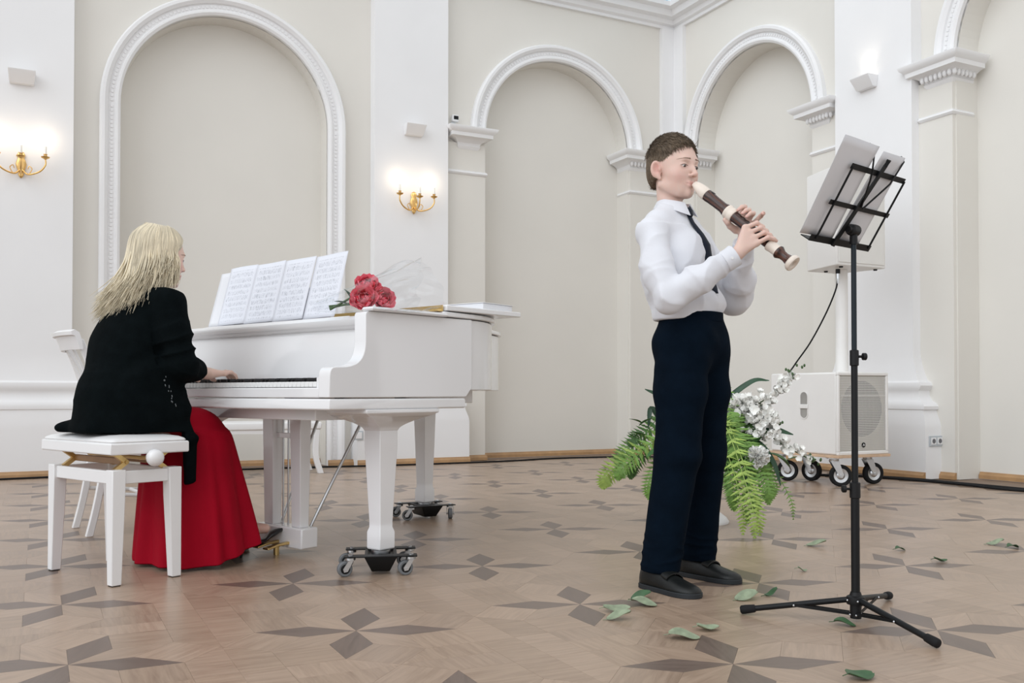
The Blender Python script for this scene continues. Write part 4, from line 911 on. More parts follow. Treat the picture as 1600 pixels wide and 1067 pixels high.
# ================================================================ BODY MODELLING: blended limbs and masses, meshed as one continuous surface
class Field:
    def __init__(s, xs, ys, zs):
        s.ax = [np.asarray(a, np.float32) for a in (xs, ys, zs)]
        s.v = np.full([len(a) for a in s.ax], 1.0, np.float32)
    def _sub(s, lo, hi):
        sl = []
        for a, l, h in zip(s.ax, lo, hi):
            i, j = np.searchsorted(a, l), np.searchsorted(a, h)
            if j - i < 1: return None, None
            sl.append(slice(max(i - 1, 0), min(j + 1, len(a))))
        g = np.meshgrid(*[a[q] for a, q in zip(s.ax, sl)], indexing='ij', sparse=True)
        return tuple(sl), g
    def put(s, fn, lo, hi, k=0.01, mode='add'):
        pad = k + 0.02
        sl, g = s._sub([l - pad for l in lo], [h + pad for h in hi])
        if sl is None: return
        d = fn(*g).astype(np.float32); a = s.v[sl]
        if mode == 'add':
            h = np.maximum(k - np.abs(a - d), 0) / max(k, 1e-6); s.v[sl] = np.minimum(a, d) - h * h * k * 0.25
        else:
            d = -d; h = np.maximum(k - np.abs(a - d), 0) / max(k, 1e-6); s.v[sl] = np.maximum(a, d) + h * h * k * 0.25
    def cone(s, a, b, r1, r2, k=0.01, mode='add'):
        a = np.array(a, float); b = np.array(b, float); ab = b - a; L2 = max(ab @ ab, 1e-12); m = max(r1, r2)
        def fn(x, y, z):
            h = np.clip(((x - a[0]) * ab[0] + (y - a[1]) * ab[1] + (z - a[2]) * ab[2]) / L2, 0, 1)
            return np.sqrt((x - a[0] - h * ab[0]) ** 2 + (y - a[1] - h * ab[1]) ** 2 + (z - a[2] - h * ab[2]) ** 2) - (r1 + (r2 - r1) * h)
        s.put(fn, np.minimum(a, b) - m, np.maximum(a, b) + m, k, mode)
    def chain(s, pts, rs, k=0.01, mode='add'):
        for i in range(len(pts) - 1): s.cone(pts[i], pts[i + 1], rs[i], rs[i + 1], k, mode)
    def ell(s, c, r, k=0.01, mode='add', M=None):
        c = np.array(c, float); r = np.array(r, float); Rm = np.eye(3) if M is None else np.array(M)
        ext = np.sqrt(((Rm * r) ** 2).sum(1))
        def fn(x, y, z):
            x, y, z = x - c[0], y - c[1], z - c[2]
            u = (Rm[0, 0] * x + Rm[1, 0] * y + Rm[2, 0] * z) / r[0]; v = (Rm[0, 1] * x + Rm[1, 1] * y + Rm[2, 1] * z) / r[1]; w = (Rm[0, 2] * x + Rm[1, 2] * y + Rm[2, 2] * z) / r[2]
            k0 = np.sqrt(u * u + v * v + w * w) + 1e-9; k1 = np.sqrt((u / r[0]) ** 2 + (v / r[1]) ** 2 + (w / r[2]) ** 2) + 1e-9
            return k0 * (k0 - 1) / k1
        s.put(fn, c - ext, c + ext, k, mode)
    def slab(s, a, b, ra, rb, k=0.02, side=(0, 1, 0), mode='add'):
        """segment with elliptical section: ra, rb = (half width along side, half depth)"""
        a = np.array(a, float); b = np.array(b, float); ab = b - a; L = np.linalg.norm(ab); t = ab / L
        sd = np.array(side, float); sd -= t * (sd @ t); sd /= np.linalg.norm(sd); f = np.cross(t, sd); m = max(max(ra), max(rb))
        def fn(x, y, z):
            x, y, z = x - a[0], y - a[1], z - a[2]
            q = x * t[0] + y * t[1] + z * t[2]; h = np.clip(q / L, 0, 1); u = x * sd[0] + y * sd[1] + z * sd[2]; v = x * f[0] + y * f[1] + z * f[2]; w = q - h * L
            rs = ra[0] + (rb[0] - ra[0]) * h; rf = ra[1] + (rb[1] - ra[1]) * h; mn = np.minimum(rs, rf)
            e = np.sqrt((u / rs) ** 2 + (v / rf) ** 2 + (w / mn) ** 2); return (e - 1) * mn
        s.put(fn, np.minimum(a, b) - m, np.maximum(a, b) + m, k, mode)
    def cut(s, p, n):
        """remove everything on the side the normal points to"""
        n = np.array(n, float); n /= np.linalg.norm(n); x, y, z = np.meshgrid(*s.ax, indexing='ij', sparse=True)
        d = (x - p[0]) * n[0] + (y - p[1]) * n[1] + (z - p[2]) * n[2]; s.v = np.maximum(s.v, d.astype(np.float32))
    def mesh(s):
        v = s.v; xs, ys, zs = s.ax; S = v < 0
        cnt = np.zeros([n - 1 for n in v.shape], np.int8)
        offs = [(i, j, k) for i in (0, 1) for j in (0, 1) for k in (0, 1)]
        nx, ny, nz = cnt.shape
        for i, j, k in offs: cnt += S[i:i + nx, j:j + ny, k:k + nz]
        C = np.argwhere((cnt > 0) & (cnt < 8)); idx = np.full(cnt.shape, -1, np.int32); idx[C[:, 0], C[:, 1], C[:, 2]] = np.arange(len(C))
        pos = np.zeros((len(C), 3)); num = np.zeros(len(C))
        for ax in range(3):
            for o in offs:
                if o[ax]: continue
                o2 = list(o); o2[ax] = 1
                a = C + np.array(o); b = C + np.array(o2); va = v[a[:, 0], a[:, 1], a[:, 2]]; vb = v[b[:, 0], b[:, 1], b[:, 2]]
                m = (va < 0) != (vb < 0)
                t = np.where(m, va / np.where(m, va - vb, 1), 0)
                pa = np.stack([xs[a[:, 0]], ys[a[:, 1]], zs[a[:, 2]]], 1); pb = np.stack([xs[b[:, 0]], ys[b[:, 1]], zs[b[:, 2]]], 1)
                pos += np.where(m[:, None], pa + (pb - pa) * t[:, None], 0); num += m
        pos /= num[:, None]
        F = []
        for ax in range(3):
            n1 = [slice(None)] * 3; n2 = [slice(None)] * 3; n1[ax] = slice(0, -1); n2[ax] = slice(1, None)
            E = np.argwhere(S[tuple(n1)] != S[tuple(n2)])
            u, w = [(1, 2), (2, 0), (0, 1)][ax]
            ok = (E[:, u] > 0) & (E[:, w] > 0) & (E[:, u] < cnt.shape[u]) & (E[:, w] < cnt.shape[w]); E = E[ok]
            q = []
            for du, dw in ((0, 0), (-1, 0), (-1, -1), (0, -1)):
                c = E.copy(); c[:, u] += du; c[:, w] += dw; q.append(idx[c[:, 0], c[:, 1], c[:, 2]])
            q = np.stack(q, 1); fl = S[E[:, 0], E[:, 1], E[:, 2]]
            q[~fl] = q[~fl][:, ::-1]; F.append(q)
        F = np.concatenate(F); F = F[(F >= 0).all(1)]
        return pos, F
def rng(*segs):
    out = []
    for a, b, st in segs: out.append(np.arange(a, b, st))
    return np.unique(np.round(np.concatenate(out), 5))
def relax(P, F, it=2, lam=0.5):
    n = len(P)
    E = np.concatenate([F[:, [0, 1]], F[:, [1, 2]], F[:, [2, 3]], F[:, [3, 0]]]); E = np.concatenate([E, E[:, ::-1]])
    deg = np.bincount(E[:, 0], minlength=n).astype(float)
    for _ in range(it):
        acc = np.stack([np.bincount(E[:, 0], P[E[:, 1], i], n) for i in range(3)], 1); P = P + lam * (acc / np.maximum(deg, 1)[:, None] - P)
    return P
def normals(P, F):
    fn = np.cross(P[F[:, 2]] - P[F[:, 0]], P[F[:, 3]] - P[F[:, 1]]); N_ = np.zeros_like(P)
    for i in range(4):
        for c in range(3): N_[:, c] += np.bincount(F[:, i], fn[:, c], len(P))
    return N_ / np.maximum(np.linalg.norm(N_, axis=1), 1e-9)[:, None]
def mesh_obj(name, P, F, m, parent, attr=None):
    me = bpy.data.meshes.new(name)
    me.vertices.add(len(P)); me.vertices.foreach_set('co', np.asarray(P, np.float32).ravel())
    me.loops.add(F.size); me.loops.foreach_set('vertex_index', F.astype(np.int32).ravel())
    me.polygons.add(len(F)); me.polygons.foreach_set('loop_start', np.arange(0, F.size, F.shape[1], dtype=np.int32))
    me.polygons.foreach_set('use_smooth', np.ones(len(F), bool)); me.materials.append(m); me.update(calc_edges=True); me.validate()
    if attr is not None:
        at_ = me.attributes.new('tint', 'FLOAT_COLOR', 'POINT'); at_.data.foreach_set('color', np.asarray(attr, np.float32).ravel())
    o = bpy.data.objects.new(name, me); COL.objects.link(o); o.parent = parent; return o
def wave(P, seed, freq):
    """smooth pseudo-random field from a few rotated sines, warped"""
    rs = np.random.RandomState(seed); out = np.zeros(len(P))
    Q = P * freq
    for i in range(5):
        d = rs.normal(size=3); d /= np.linalg.norm(d); ph = rs.rand() * 6.28; d2 = rs.normal(size=3)
        out += np.sin(Q @ d * (1 + i * 0.35) + ph + 1.3 * np.sin(Q @ d2 * 0.6 + ph * 2))
    return out / 5
def skin_mat(name, col):
    m = mat(name, col, 0.48, sss=0.25, vary=0.04, scale=14, spec=0.4, bump=0.04, bscale=300)
    nt = m.node_tree; b = nt.nodes['Principled BSDF']; at_ = nt.nodes.new('ShaderNodeAttribute'); at_.attribute_name = 'tint'
    nt.links.new(at_.outputs['Color'], b.inputs['Base Color']); return m
def tint(P, base, spots):
    c = np.ones((len(P), 4)); c[:, :3] = base
    for p, r, col, s in spots:
        w = np.exp(-(((P - np.array(p)) / np.array(r)) ** 2).sum(1))[:, None] * s; c[:, :3] = c[:, :3] * (1 - w) + np.array(col) * w
    return c
def rotz(a): c, s = math.cos(a), math.sin(a); return np.array([[c, -s, 0], [s, c, 0], [0, 0, 1.0]])
def roty(a): c, s = math.cos(a), math.sin(a); return np.array([[c, 0, s], [0, 1, 0], [-s, 0, c]])

def build_head(f, c, Rm, female=False, mouth_open=False):
    """head with brow, sockets, lids, nose, lips, chin, cheeks and ears; x forwards, y left, z up about c"""
    T = lambda x, y, z: tuple(np.array(c) + Rm @ np.array([x, y, z]))
    f.ell(T(-.014, 0, .025), (.090, .072, .083), 0.01, M=Rm)
    f.ell(T(.018, 0, -.018), (.066, .061, .088), 0.03, M=Rm)
    f.ell(T(.024, 0, -.074), (.050, .046, .040), 0.025, M=Rm)
    f.cone(T(.070, 0, -.101), T(.064, 0, -.098), .0135, .016, 0.022)
    for s in (-1, 1):
        f.cone(T(.046, s * .036, -.040), T(.040, s * .032, -.062), .025, .022, 0.025)
        f.cone(T(-.008, s * .052, -.070), T(.050, s * .026, -.096), .014, .013, 0.025)       # jaw line
    f.cone(T(.0705, -.030, .014), T(.0705, .030, .014), .0100, .0100, 0.016)                 # brow
    for s in (-1, 1):
        f.ell(T(.089, s * .031, -.005), (.016, .019, .0125), 0.012, 'sub', M=Rm)            # sockets
    for s in (-1, 1):
        f.ell(T(.0655, s * .031, -.006), (.0142, .0158, .0125), 0.004, M=Rm)               # lids over the eyeball
        f.ell(T(.0820, s * .0315, -.0082), (.0110, .0140, .0038), 0.002, 'sub', M=Rm)       # the opening between them
    nx = .0945 if female else .1005
    f.chain([T(.078, 0, .006), T(nx - .012, 0, -.018), T(nx - .001, 0, -.034)], [.0062, .0070, .0082], 0.010)
    f.ell(T(nx, 0, -.0365), (.0085, .0090, .0072), 0.006, M=Rm)
    for s in (-1, 1):
        f.ell(T(.0905, s * .0115, -.040), (.0085, .0052, .0058), 0.006, M=Rm)
        f.ell(T(.0955, s * .0062, -.0465), (.0045, .0028, .0030), 0.002, 'sub', M=Rm)
    f.chain([T(.0730, -.021, -.0672), T(.0815, -.008, -.0635), T(.0820, 0, -.0648), T(.0815, .008, -.0635), T(.0730, .021, -.0672)], [.0030, .0048, .0044, .0048, .0030], 0.006)
    f.chain([T(.0720, -.019, -.0700), T(.0800, -.007, -.0745), T(.0800, .007, -.0745), T(.0720, .019, -.0700)], [.0030, .0054, .0054, .0030], 0.006)
    f.chain([T(.0765, -.021, -.0684), T(.0885, 0, -.0690), T(.0765, .021, -.0684)], [.0010, .0013, .0010], 0.002, 'sub')
    for s in (-1, 1):
        E = Rm @ rotz(-s * 0.55) @ roty(-0.15)
        f.ell(T(-.014, s * .0790, -.018), (.0200, .0085, .0315), 0.004, M=E)
        f.ell(T(-.0085, s * .0860, -.014), (.0125, .0085, .0205), 0.002, 'sub', M=E)
        f.ell(T(.000, s * .0770, -.020), (.0060, .0050, .0080), 0.003, M=E)
        f.cone(T(-.006, s * .073, -.044), T(-.002, s * .071, -.050), .0075, .0065, 0.006)
def eyes(c, Rm, parent, iris=(0.10, 0.13, 0.16), look=(0.93, 0.0, -0.30)):
    for s in (-1, 1):
        p = np.array(c) + Rm @ np.array([.0655, s * .031, -.006]); mb = MB(); mb.sphere(tuple(p), 0.0126, 20, 14)
        e = mb.build('eye', mat('eye_white', (0.78, 0.76, 0.74), 0.15, vary=0.03), parent, smooth=180)
        l = Rm @ np.array([look[0], look[1], look[2]]); l = Vector(l / np.linalg.norm(l)); q = Vector(p) + l * 0.0118
        mb = MB(); mb.lathe([(0.0, 0.0012), (0.0058, 0.0008), (0.0066, -0.0014)], c=q, seg=18, axis=l); mb.build('iris', mat('iris_%.2f' % iris[0], iris, 0.15, vary=0.2), e, smooth=60)
        mb = MB(); mb.lathe([(0.0, 0.0018), (0.0026, 0.0014), (0.0028, 0.0)], c=q, seg=14, axis=l); mb.build('pupil', mat('pupil', (0.004, 0.004, 0.004), 0.1), e, smooth=60)
def lashes_brows(c, Rm, parent, col, PF, thick=1.0):
    from mathutils.bvhtree import BVHTree
    bv = BVHTree.FromPolygons([tuple(q) for q in PF[0]], [tuple(int(i) for i in q) for q in PF[1]])
    def on(y, z, out):
        o = np.array(c) + Rm @ np.array([.16, y, z]); d = Rm @ np.array([-1.0, 0, 0]); h = bv.ray_cast(Vector(o), Vector(d))
        p = h[0] if h[0] else Vector(np.array(c) + Rm @ np.array([.075, y, z])); return p - Vector(d) * out
    bm_ = mat('brow_%.2f' % col[0], col, 0.8, rnd=0.2)
    for s in (-1, 1):
        mb = MB()
        for k in range(90):
            t = random.random(); y = s * (.011 + .038 * t); z = .0172 + .0036 * math.sin(t * 2.3) - .0060 * t + random.uniform(-.0022, .0022) * (1.1 - t)
            mb.tube([on(y, z, -.0003), on(y + s * .003, z + .0012 - .0014 * t, .0010), on(y + s * .0062, z + .0012 - .003 * t, .0004)], [0.0007 * thick, 0.0006 * thick, 0.0002], 3)
        mb.build('eyebrow', bm_, parent)
        mb = MB(); pts = []
        for k in range(11):
            t = k / 10 * 2 - 1; pts.append(on(s * (.0312 + .0150 * t), -.0076 + .0046 * (1 - t * t) - (.0015 * t if s * t > 0 else 0), .0006))
        mb.tube(pts, [0.0005] + [0.0012 * thick] * 9 + [0.0005], 6); mb.build('eyelashes', mat('lash', (0.03, 0.022, 0.018), 0.7), parent, smooth=60)
def hand(f, wrist, mcps, fingers, thumb, fr=0.0078, k=0.005, palm=0.013):
    """palm between wrist and knuckles, each finger a bent chain of three phalanges, thumb from the side of the palm"""
    w = np.array(wrist)
    for m in mcps: f.cone(w + (np.array(m) - w) * 0.15, m, palm + 0.002, fr + 0.0025, 0.012)
    for a, b in zip(mcps, mcps[1:]): f.cone(a, b, fr + 0.002, fr + 0.002, 0.006)
    for i, fg in enumerate(fingers):
        rr = [fr, fr * 0.96, fr * 0.88, fr * 0.76]; f.chain([mcps[i]] + list(fg), rr[:len(fg) + 1], k)
    f.chain(thumb, [0.0135, 0.0105, 0.0092, 0.0078][:len(thumb)], 0.006)
def nails(parent, tips, name='fingernail'):
    nm = mat('nail', (0.70, 0.45, 0.40), 0.25, vary=0.03)
    for p, d, n_ in tips:
        p = Vector(p); d = Vector(d).normalized(); n_ = Vector(n_); n_ = (n_ - d * n_.dot(d)).normalized(); x = d.cross(n_); mb = MB(); rings = []
        for a in (-0.004, 0.0, 0.004):
            rings.append([tuple(p + d * a + n_ * (0.0062 - 0.0012 * abs(t)) + x * (t * 0.0034)) for t in (-1, -0.4, 0.4, 1)])
        mb.loft(rings, closed=False); mb.build(name, nm, parent, smooth=180)
# ================================================================ THE BOY WITH THE RECORDER  (x = where he faces, y = his left)
BA = R(-42)
boy = thing('person', 'standing boy in white shirt, navy tie and dark trousers playing a recorder', 'person', (0.62, 3.32, 0), BA)
HC = np.array([-.050, 0.0, 1.492]); HR = rotz(R(-9)) @ roty(R(4))
rs0 = np.array([.043, -.006, 1.408]); rs1 = np.array([.393, .025, 1.103]); RL = np.linalg.norm(rs1 - rs0); ra = (rs1 - rs0) / RL
rc = np.array([0, 1.0, 0]); rc -= ra * (rc @ ra); rc /= np.linalg.norm(rc); rb = np.cross(ra, rc); rb = rb if rb[2] > 0 else -rb
def RP(s, b, c): return rs0 + ra * s + rb * b + rc * c
shR, elR, wrR = np.array([-.050, -.150, 1.243]), np.array([.058, -.205, 1.000]), np.array([.236, -.068, 1.142])
shL, elL, wrL = np.array([-.050, .150, 1.243]), np.array([.090, .195, 1.025]), np.array([.192, .062, 1.206])
skin = skin_mat('skin_boy', (0.62, 0.40, 0.32))
f = Field(rng((-.26, -.17, .006), (-.17, .40, .0028)), rng((-.27, -.10, .006), (-.10, .10, .0026), (.10, .27, .006)), rng((0.02, 1.08, .012), (1.08, 1.63, .0028)))
build_head(f, HC, HR)
f.cone(HC + [-.026, 0, -.055], (-.060, 0, 1.285), .043, .047, 0.012)
f.slab((-.052, 0, 1.25), (-.02, 0, 1.08), (.135, .075), (.115, .08), 0.03); f.slab((-.02, 0, 1.08), (0, 0, .90), (.11, .08), (.108, .078), 0.03)
f.cone(shR, (-.056, 0, 1.28), .038, .04, 0.03); f.cone(shL, (-.056, 0, 1.28), .038, .04, 0.03)
for a, b, c in ((shR, elR, wrR), (shL, elL, wrL)):
    f.cone(a, b, .042, .034, 0.02); f.cone(b, c, .034, .0215, 0.01)
anR, anL = np.array([-.065, -.122, .09]), np.array([-.085, .160, .09])
for s, an in ((-1, anR), (1, anL)):
    f.cone((0, s * .058, .86), (.012, s * .090, .48), .056, .045, 0.02); f.cone((.012, s * .090, .48), an, .045, .030, 0.02); f.cone(an, an + [.08, 0, -.058], .028, .016, 0.01)
# right hand below, left hand above; fingers lie over the holes
Rm_ = [RP(.268 + .021 * i, .004 - .006 * i, -.050 + .003 * i) for i in range(4)]
Rf = [[RP(.268 + .021 * i + .016, .036 - .005 * i, -.030), RP(.268 + .021 * i + .032 - .002 * i, .034 - .003 * i, -.008), RP(.268 + .021 * i + .040 - .003 * i, .0240 - .0006 * i, .008)] for i in range(4)]
hand(f, wrR, Rm_, Rf, [RP(.296, -.045, -.045), RP(.288, -.034, -.022), RP(.282, -.027, .000), RP(.280, -.0255, .014)], fr=.0080)
Lm = [RP(.180 + .020 * i, .006, .050 - .002 * i) for i in range(4)]
Lf = [[RP(.180 + .020 * i + .004, .042, .034), RP(.180 + .020 * i + .006, .040, .012), RP(.180 + .020 * i + .008, .0262, -.004)] for i in range(3)]
Lf.append([RP(.250, .050, .040), RP(.258, .064, .024), RP(.266, .066, .008)])
hand(f, wrL, Lm, Lf, [RP(.205, -.040, .040), RP(.190, -.036, .014), RP(.182, -.028, -.004), RP(.172, -.0255, -.012)], fr=.0080)
P, F = f.mesh(); P = relax(P, F, 1, 0.4)
T = lambda x, y, z: HC + HR @ np.array([x, y, z])
spots = [(T(.09, 0, -.068), (.02, .020, .009), (.60, .27, .24), .75), (T(.06, -.045, -.045), (.03, .025, .025), (.70, .38, .33), .42), (T(.06, .045, -.045), (.03, .025, .025), (.70, .38, .33), .42),
         (T(.106, 0, -.038), (.014, .014, .014), (.70, .42, .36), .5), (T(-.012, -.078, -.012), (.02, .012, .03), (.72, .36, .31), .6), (T(-.0085, -.086, -.014), (.011, .010, .018), (.45, .20, .16), .75), (T(-.012, .078, -.012), (.02, .012, .03), (.66, .30, .25), .6),  # darkest spot paints shade into the hollow of his right ear
         (T(.075, -.031, -.012), (.012, .018, .009), (.52, .28, .24), .45), (T(.075, .031, -.012), (.012, .018, .009), (.52, .28, .24), .45)]
for q in Rf + Lf: spots.append((q[-1], (.013, .013, .013), (.68, .34, .29), .5)); spots.append((q[0], (.012, .012, .012), (.66, .36, .30), .35))
body = mesh_obj('body', P, F, skin, boy, tint(P, (.70, .50, .425), spots))
eyes(HC, HR, boy, (0.07, 0.055, 0.045), (0.90, 0.10, -0.42)); lashes_brows(HC, HR, boy, (0.30, 0.205, 0.145), (P, F), 0.7)
nails(boy, [(q[-1], q[-1] - q[-2], rb) for q in Rf] + [(q[-1], q[-1] - q[-2], rb) for q in Lf])
# hair: short, brushed forwards over the top
hairb = mat('hair_boy', (0.150, 0.108, 0.070), 0.5, rnd=0.38, vary=0.2, scale=40)
f = Field(np.arange(-.20, .07, .003), np.arange(-.11, .11, .003), np.arange(1.38, 1.64, .003))
f.ell(HC + HR @ np.array([-.016, 0, .028]), (.0955, .0765, .0905), 0.01, M=HR)
f.ell(HC + HR @ np.array([-.048, 0, -.020]), (.058, .064, .066), 0.02, M=HR)
f.ell(HC + HR @ np.array([.092, 0, -.030]), (.088, .130, .104), 0.006, 'sub', M=HR)
f.ell(HC + HR @ np.array([.060, 0, -.03]), (.062, .130, .070), 0.006, 'sub', M=HR)
for s in (-1, 1):
    f.ell(HC + HR @ np.array([.004, s * .084, -.040]), (.034, .034, .056), 0.006, 'sub', M=HR)
f.cut(HC + HR @ np.array([-.07, 0, -.060]), (0.55, 0, -1))
P, F = f.mesh(); P = relax(P, F, 2); hb = mesh_obj('hair', P, F, hairb, boy)
N_ = normals(P, F); loc = (P - HC) @ HR
mb = MB(); pick = np.random.RandomState(3).choice(len(P), min(6000, len(P)), replace=False)
rsn = np.random.RandomState(5)
for i in pick:
    p, n_ = P[i], N_[i]; l = loc[i]
    if (n_ @ (p - (HC + HR @ np.array([-.02, 0, .0])))) < 0: continue
    up_ = max(0, min(1, (l[2] - .03) / .06))
    dirl = np.array([0.85, -0.25 * (1 if l[1] < 0.02 else -0.2), 0.05]) * up_ + np.array([0.10, 0, -1.0]) * (1 - up_)
    d = HR @ dirl + rsn.normal(size=3) * 0.08; d -= n_ * (d @ n_) ; d /= np.linalg.norm(d) + 1e-9
    Lh = (0.024 if up_ > 0.3 else 0.014) * rsn.uniform(.7, 1.3); lift = (0.16 if up_ > 0.3 else 0.03)
    q0 = p - n_ * .002; q1 = p + d * Lh * .5 + n_ * Lh * lift * .8; q2 = p + d * Lh + n_ * Lh * lift
    mb.tube([q0, q1, q2], [.0011, .0010, .0003], 3, caps=False)
lk = mb.build('hair_locks', hairb, hb, smooth=180); lk['kind'] = 'stuff'
# shirt
shirt = mat('shirt_white', (0.70, 0.712, 0.755), 0.75, vary=0.02, scale=12, bump=0.55, bscale=15, sheen=0.2)
f = Field(np.arange(-.24, .30, .0042), np.arange(-.30, .30, .0042), np.arange(.90, 1.39, .0042))
f.slab((-.054, 0, 1.235), (-.035, 0, 1.08), (.140, .088), (.136, .108), 0.03); f.slab((-.035, 0, 1.08), (-.006, 0, .975), (.138, .106), (.136, .112), 0.03)
f.slab((.004, .004, .985), (.008, .006, .90), (.124, .105), (.106, .090), 0.02)
f.cone((-.057, 0, 1.352), (-.056, 0, 1.27), .054, .066, 0.03)
f.ell((.022, 0, 1.16), (.062, .11, .09), 0.03); f.ell((.038, 0, 1.0), (.080, .112, .055), 0.03)
for s, a, b, c in ((-1, shR, elR, wrR), (1, shL, elL, wrL)):
    f.chain([np.array([-.058, s * .035, 1.326]), np.array([-.056, s * .10, 1.278]), a + [0, 0, -.008]], [.038, .040, .047], 0.03)
    m = (a + b) / 2; f.chain([a, m + [-.012, s * .006, 0], b], [.049, .053, .050], 0.015)
    f.cone(b + [-.004, 0, -.008], b, .050, .050, .01)
    u = (c - b) / np.linalg.norm(c - b); e1_ = b + (c - b) * .45; e2_ = c - u * .055
    f.chain([b, e1_, e2_], [.052, .047, .036], 0.012); f.chain([e2_ + u * .010, c - u * .006], [.034, .034], 0.003)
    f.put(lambda x, y, z, c=c, u=u: np.where(((x - c[0]) * u[0] + (y - c[1]) * u[1] + (z - c[2]) * u[2]) > -.006, -0.02, 0.05) + 0 * (x + y + z), c - .05, c + .07, 0.001, 'sub')
f.cut((-.056, 0, 1.352), (0.34, 0, 1)); f.cut((0, 0, .935), (0, 0, -1))
P, F = f.mesh(); P = relax(P, F, 2); N_ = normals(P, F)
# folds: gathered cloth across the elbows, soft pulls from the shoulder, blousing above the belt
def segd(P, a, b):
    ab = b - a; h = np.clip(((P - a) @ ab) / (ab @ ab), 0, 1); return np.linalg.norm(P - a - h[:, None] * ab, axis=1), h
def crease(w): return 1 - 2 * np.abs(w) ** 0.7
disp = 0.0028 * wave(P, 3, 15) + 0.0058 * crease(wave(P * np.array([1, 1, .6]), 31, 19)) * (P[:, 2] < 1.27)
for sg, (a, b, c) in ((-1, (shR, elR, wrR)), (1, (shL, elL, wrL))):
    d1, h1_ = segd(P, a, b); d2, h2_ = segd(P, b, c)
    ax1 = (b - a) / np.linalg.norm(b - a); ax2 = (c - b) / np.linalg.norm(c - b)
    near1 = (d1 < .075) & (d1 < d2); near2 = (d2 < .075) & ~near1
    # creases run askew round the sleeve: stretched fields, tight along the arm and long around it
    q1 = P * 9 + np.outer(P @ (ax1 + .35 * ax2), ax1) * 17; q2 = P * 9 + np.outer(P @ (ax2 - .45 * ax1), ax2) * 21
    fade = np.clip((np.linalg.norm(P - b, axis=1) - .060) / .035, 0, 1)
    disp += fade * near1 * np.exp(-((h1_ - .95) / .38) ** 2) * 0.0070 * crease(wave(q1, 41 + sg, 1.0))
    disp += fade * near2 * np.exp(-((h2_ - .30) / .45) ** 2) * 0.0085 * crease(wave(q2, 51 + sg, 1.0))
zf = P[:, 2]; ang = np.arctan2(P[:, 1], P[:, 0] + .02)
disp += 0.0060 * np.exp(-((zf - .985) / .045) ** 2) * crease(np.sin(ang * 5 + 2.2 * wave(P, 8, 12)) * .8) + 0.0035 * np.exp(-((zf - 1.09) / .09) ** 2) * crease(wave(P * np.array([1, 1, 2.2]), 2, 12))
disp *= np.where((d1 < .09) | (d2 < .09), 1, np.clip((zf - .950) / .04, 0, 1)); P = P + N_ * (disp[:, None] * 1.25); P = relax(P, F, 2, .4); N_ = normals(P, F)
P = P + N_ * 0; sh_o = mesh_obj('shirt', P, F, shirt, boy)
# cuffs, collar, placket, tie
for c, b in ((wrR, elR), (wrL, elL)):
    u = Vector(c - b).normalized(); q = Vector(c) - u * .050; mb = MB()
    mb.lathe([(.0315, 0.0), (.0375, .001), (.0372, .042), (.0362, .0445), (.030, .0445), (.029, .04)], c=q, seg=28, axis=u); cu = mb.build('cuff', shirt, sh_o, smooth=50)
    mb = MB(); n_ = Vector((.3, -.9, -.3)); n_ = (n_ - u * n_.dot(u)).normalized(); mb.lathe([(.0, .002), (.0045, .0018), (.005, 0)], c=q + u * .022 + n_ * .0372, seg=12, axis=n_); mb.build('button', satin_white, cu, smooth=50)
mb = MB(); n = 40; ro = []
for k in range(n + 1):
    a = R(20) + (2 * PI - R(40)) * k / n
    ca_, sa_ = math.cos(a), math.sin(a); cx_, cz = -.058, 1.338
    fr_ = max(0, ca_); wdt = .028 + .024 * fr_ ** 1.5; lean = .010 + .014 * fr_
    top = Vector((cx_ + .054 * ca_ + .012 * fr_, .051 * sa_, cz + .030 - .016 * fr_))
    bot = Vector((cx_ + (.060 + lean) * ca_ + .012 * fr_, (.058 + lean * .6) * sa_, cz + .030 - .016 * fr_ - wdt))
    inn = Vector((cx_ + .050 * ca_ + .008 * fr_, .047 * sa_, cz - .005))
    o_ = Vector((ca_, sa_, .3)) * .0022
    ro.append([inn, top + Vector((0, 0, .002)), top + o_, bot + o_, bot, top - o_ * .3 + Vector((0, 0, -.003))])
mb.loft([[tuple(q) for q in r_] for r_ in ro]); mb.build('collar', shirt, sh_o, smooth=50)
tie_m = mat('tie_navy', (0.004, 0.0085, 0.021), 0.6, spec=.3, vary=0.15, scale=40, bump=0.1, bscale=300)
from mathutils.bvhtree import BVHTree
bvh = BVHTree.FromPolygons([tuple(p) for p in P], [tuple(int(i) for i in q) for q in F])
def front_x(y, z):
    h = bvh.ray_cast(Vector((.5, y, z)), Vector((-1, 0, 0))); return h[0].x if h[0] else .05
mb = MB(); rings = []
for z, w in ((1.314, .012), (1.285, .0165), (1.24, .021), (1.20, .024), (1.15, .0275), (1.10, .031), (1.06, .034), (1.045, .030), (1.025, .004)):
    x = front_x(0.0, z) + .006; rings.append([(x - .003 - .004 * (w > .02), -w, z), (x, -w * .6, z), (x + .003, 0, z), (x, w * .6, z), (x - .003 - .004 * (w > .02), w, z), (x - .008, 0, z)])
mb.loft(rings); tie = mb.build('tie', tie_m, boy, smooth=60)
mb = MB(); x = front_x(0, 1.308); mb.loft([[(x + .006 + dx, -w, z), (x + .012 + dx, -w * .4, z), (x + .012 + dx, w * .4, z), (x + .006 + dx, w, z), (x - .010 + dx, w * .8, z), (x - .010 + dx, -w * .8, z)] for z, w, dx in ((1.337, .017, -.006), (1.333, .019, -.003), (1.311, .014, .003), (1.306, .012, .002))]); mb.build('knot', tie_m, tie, smooth=50)
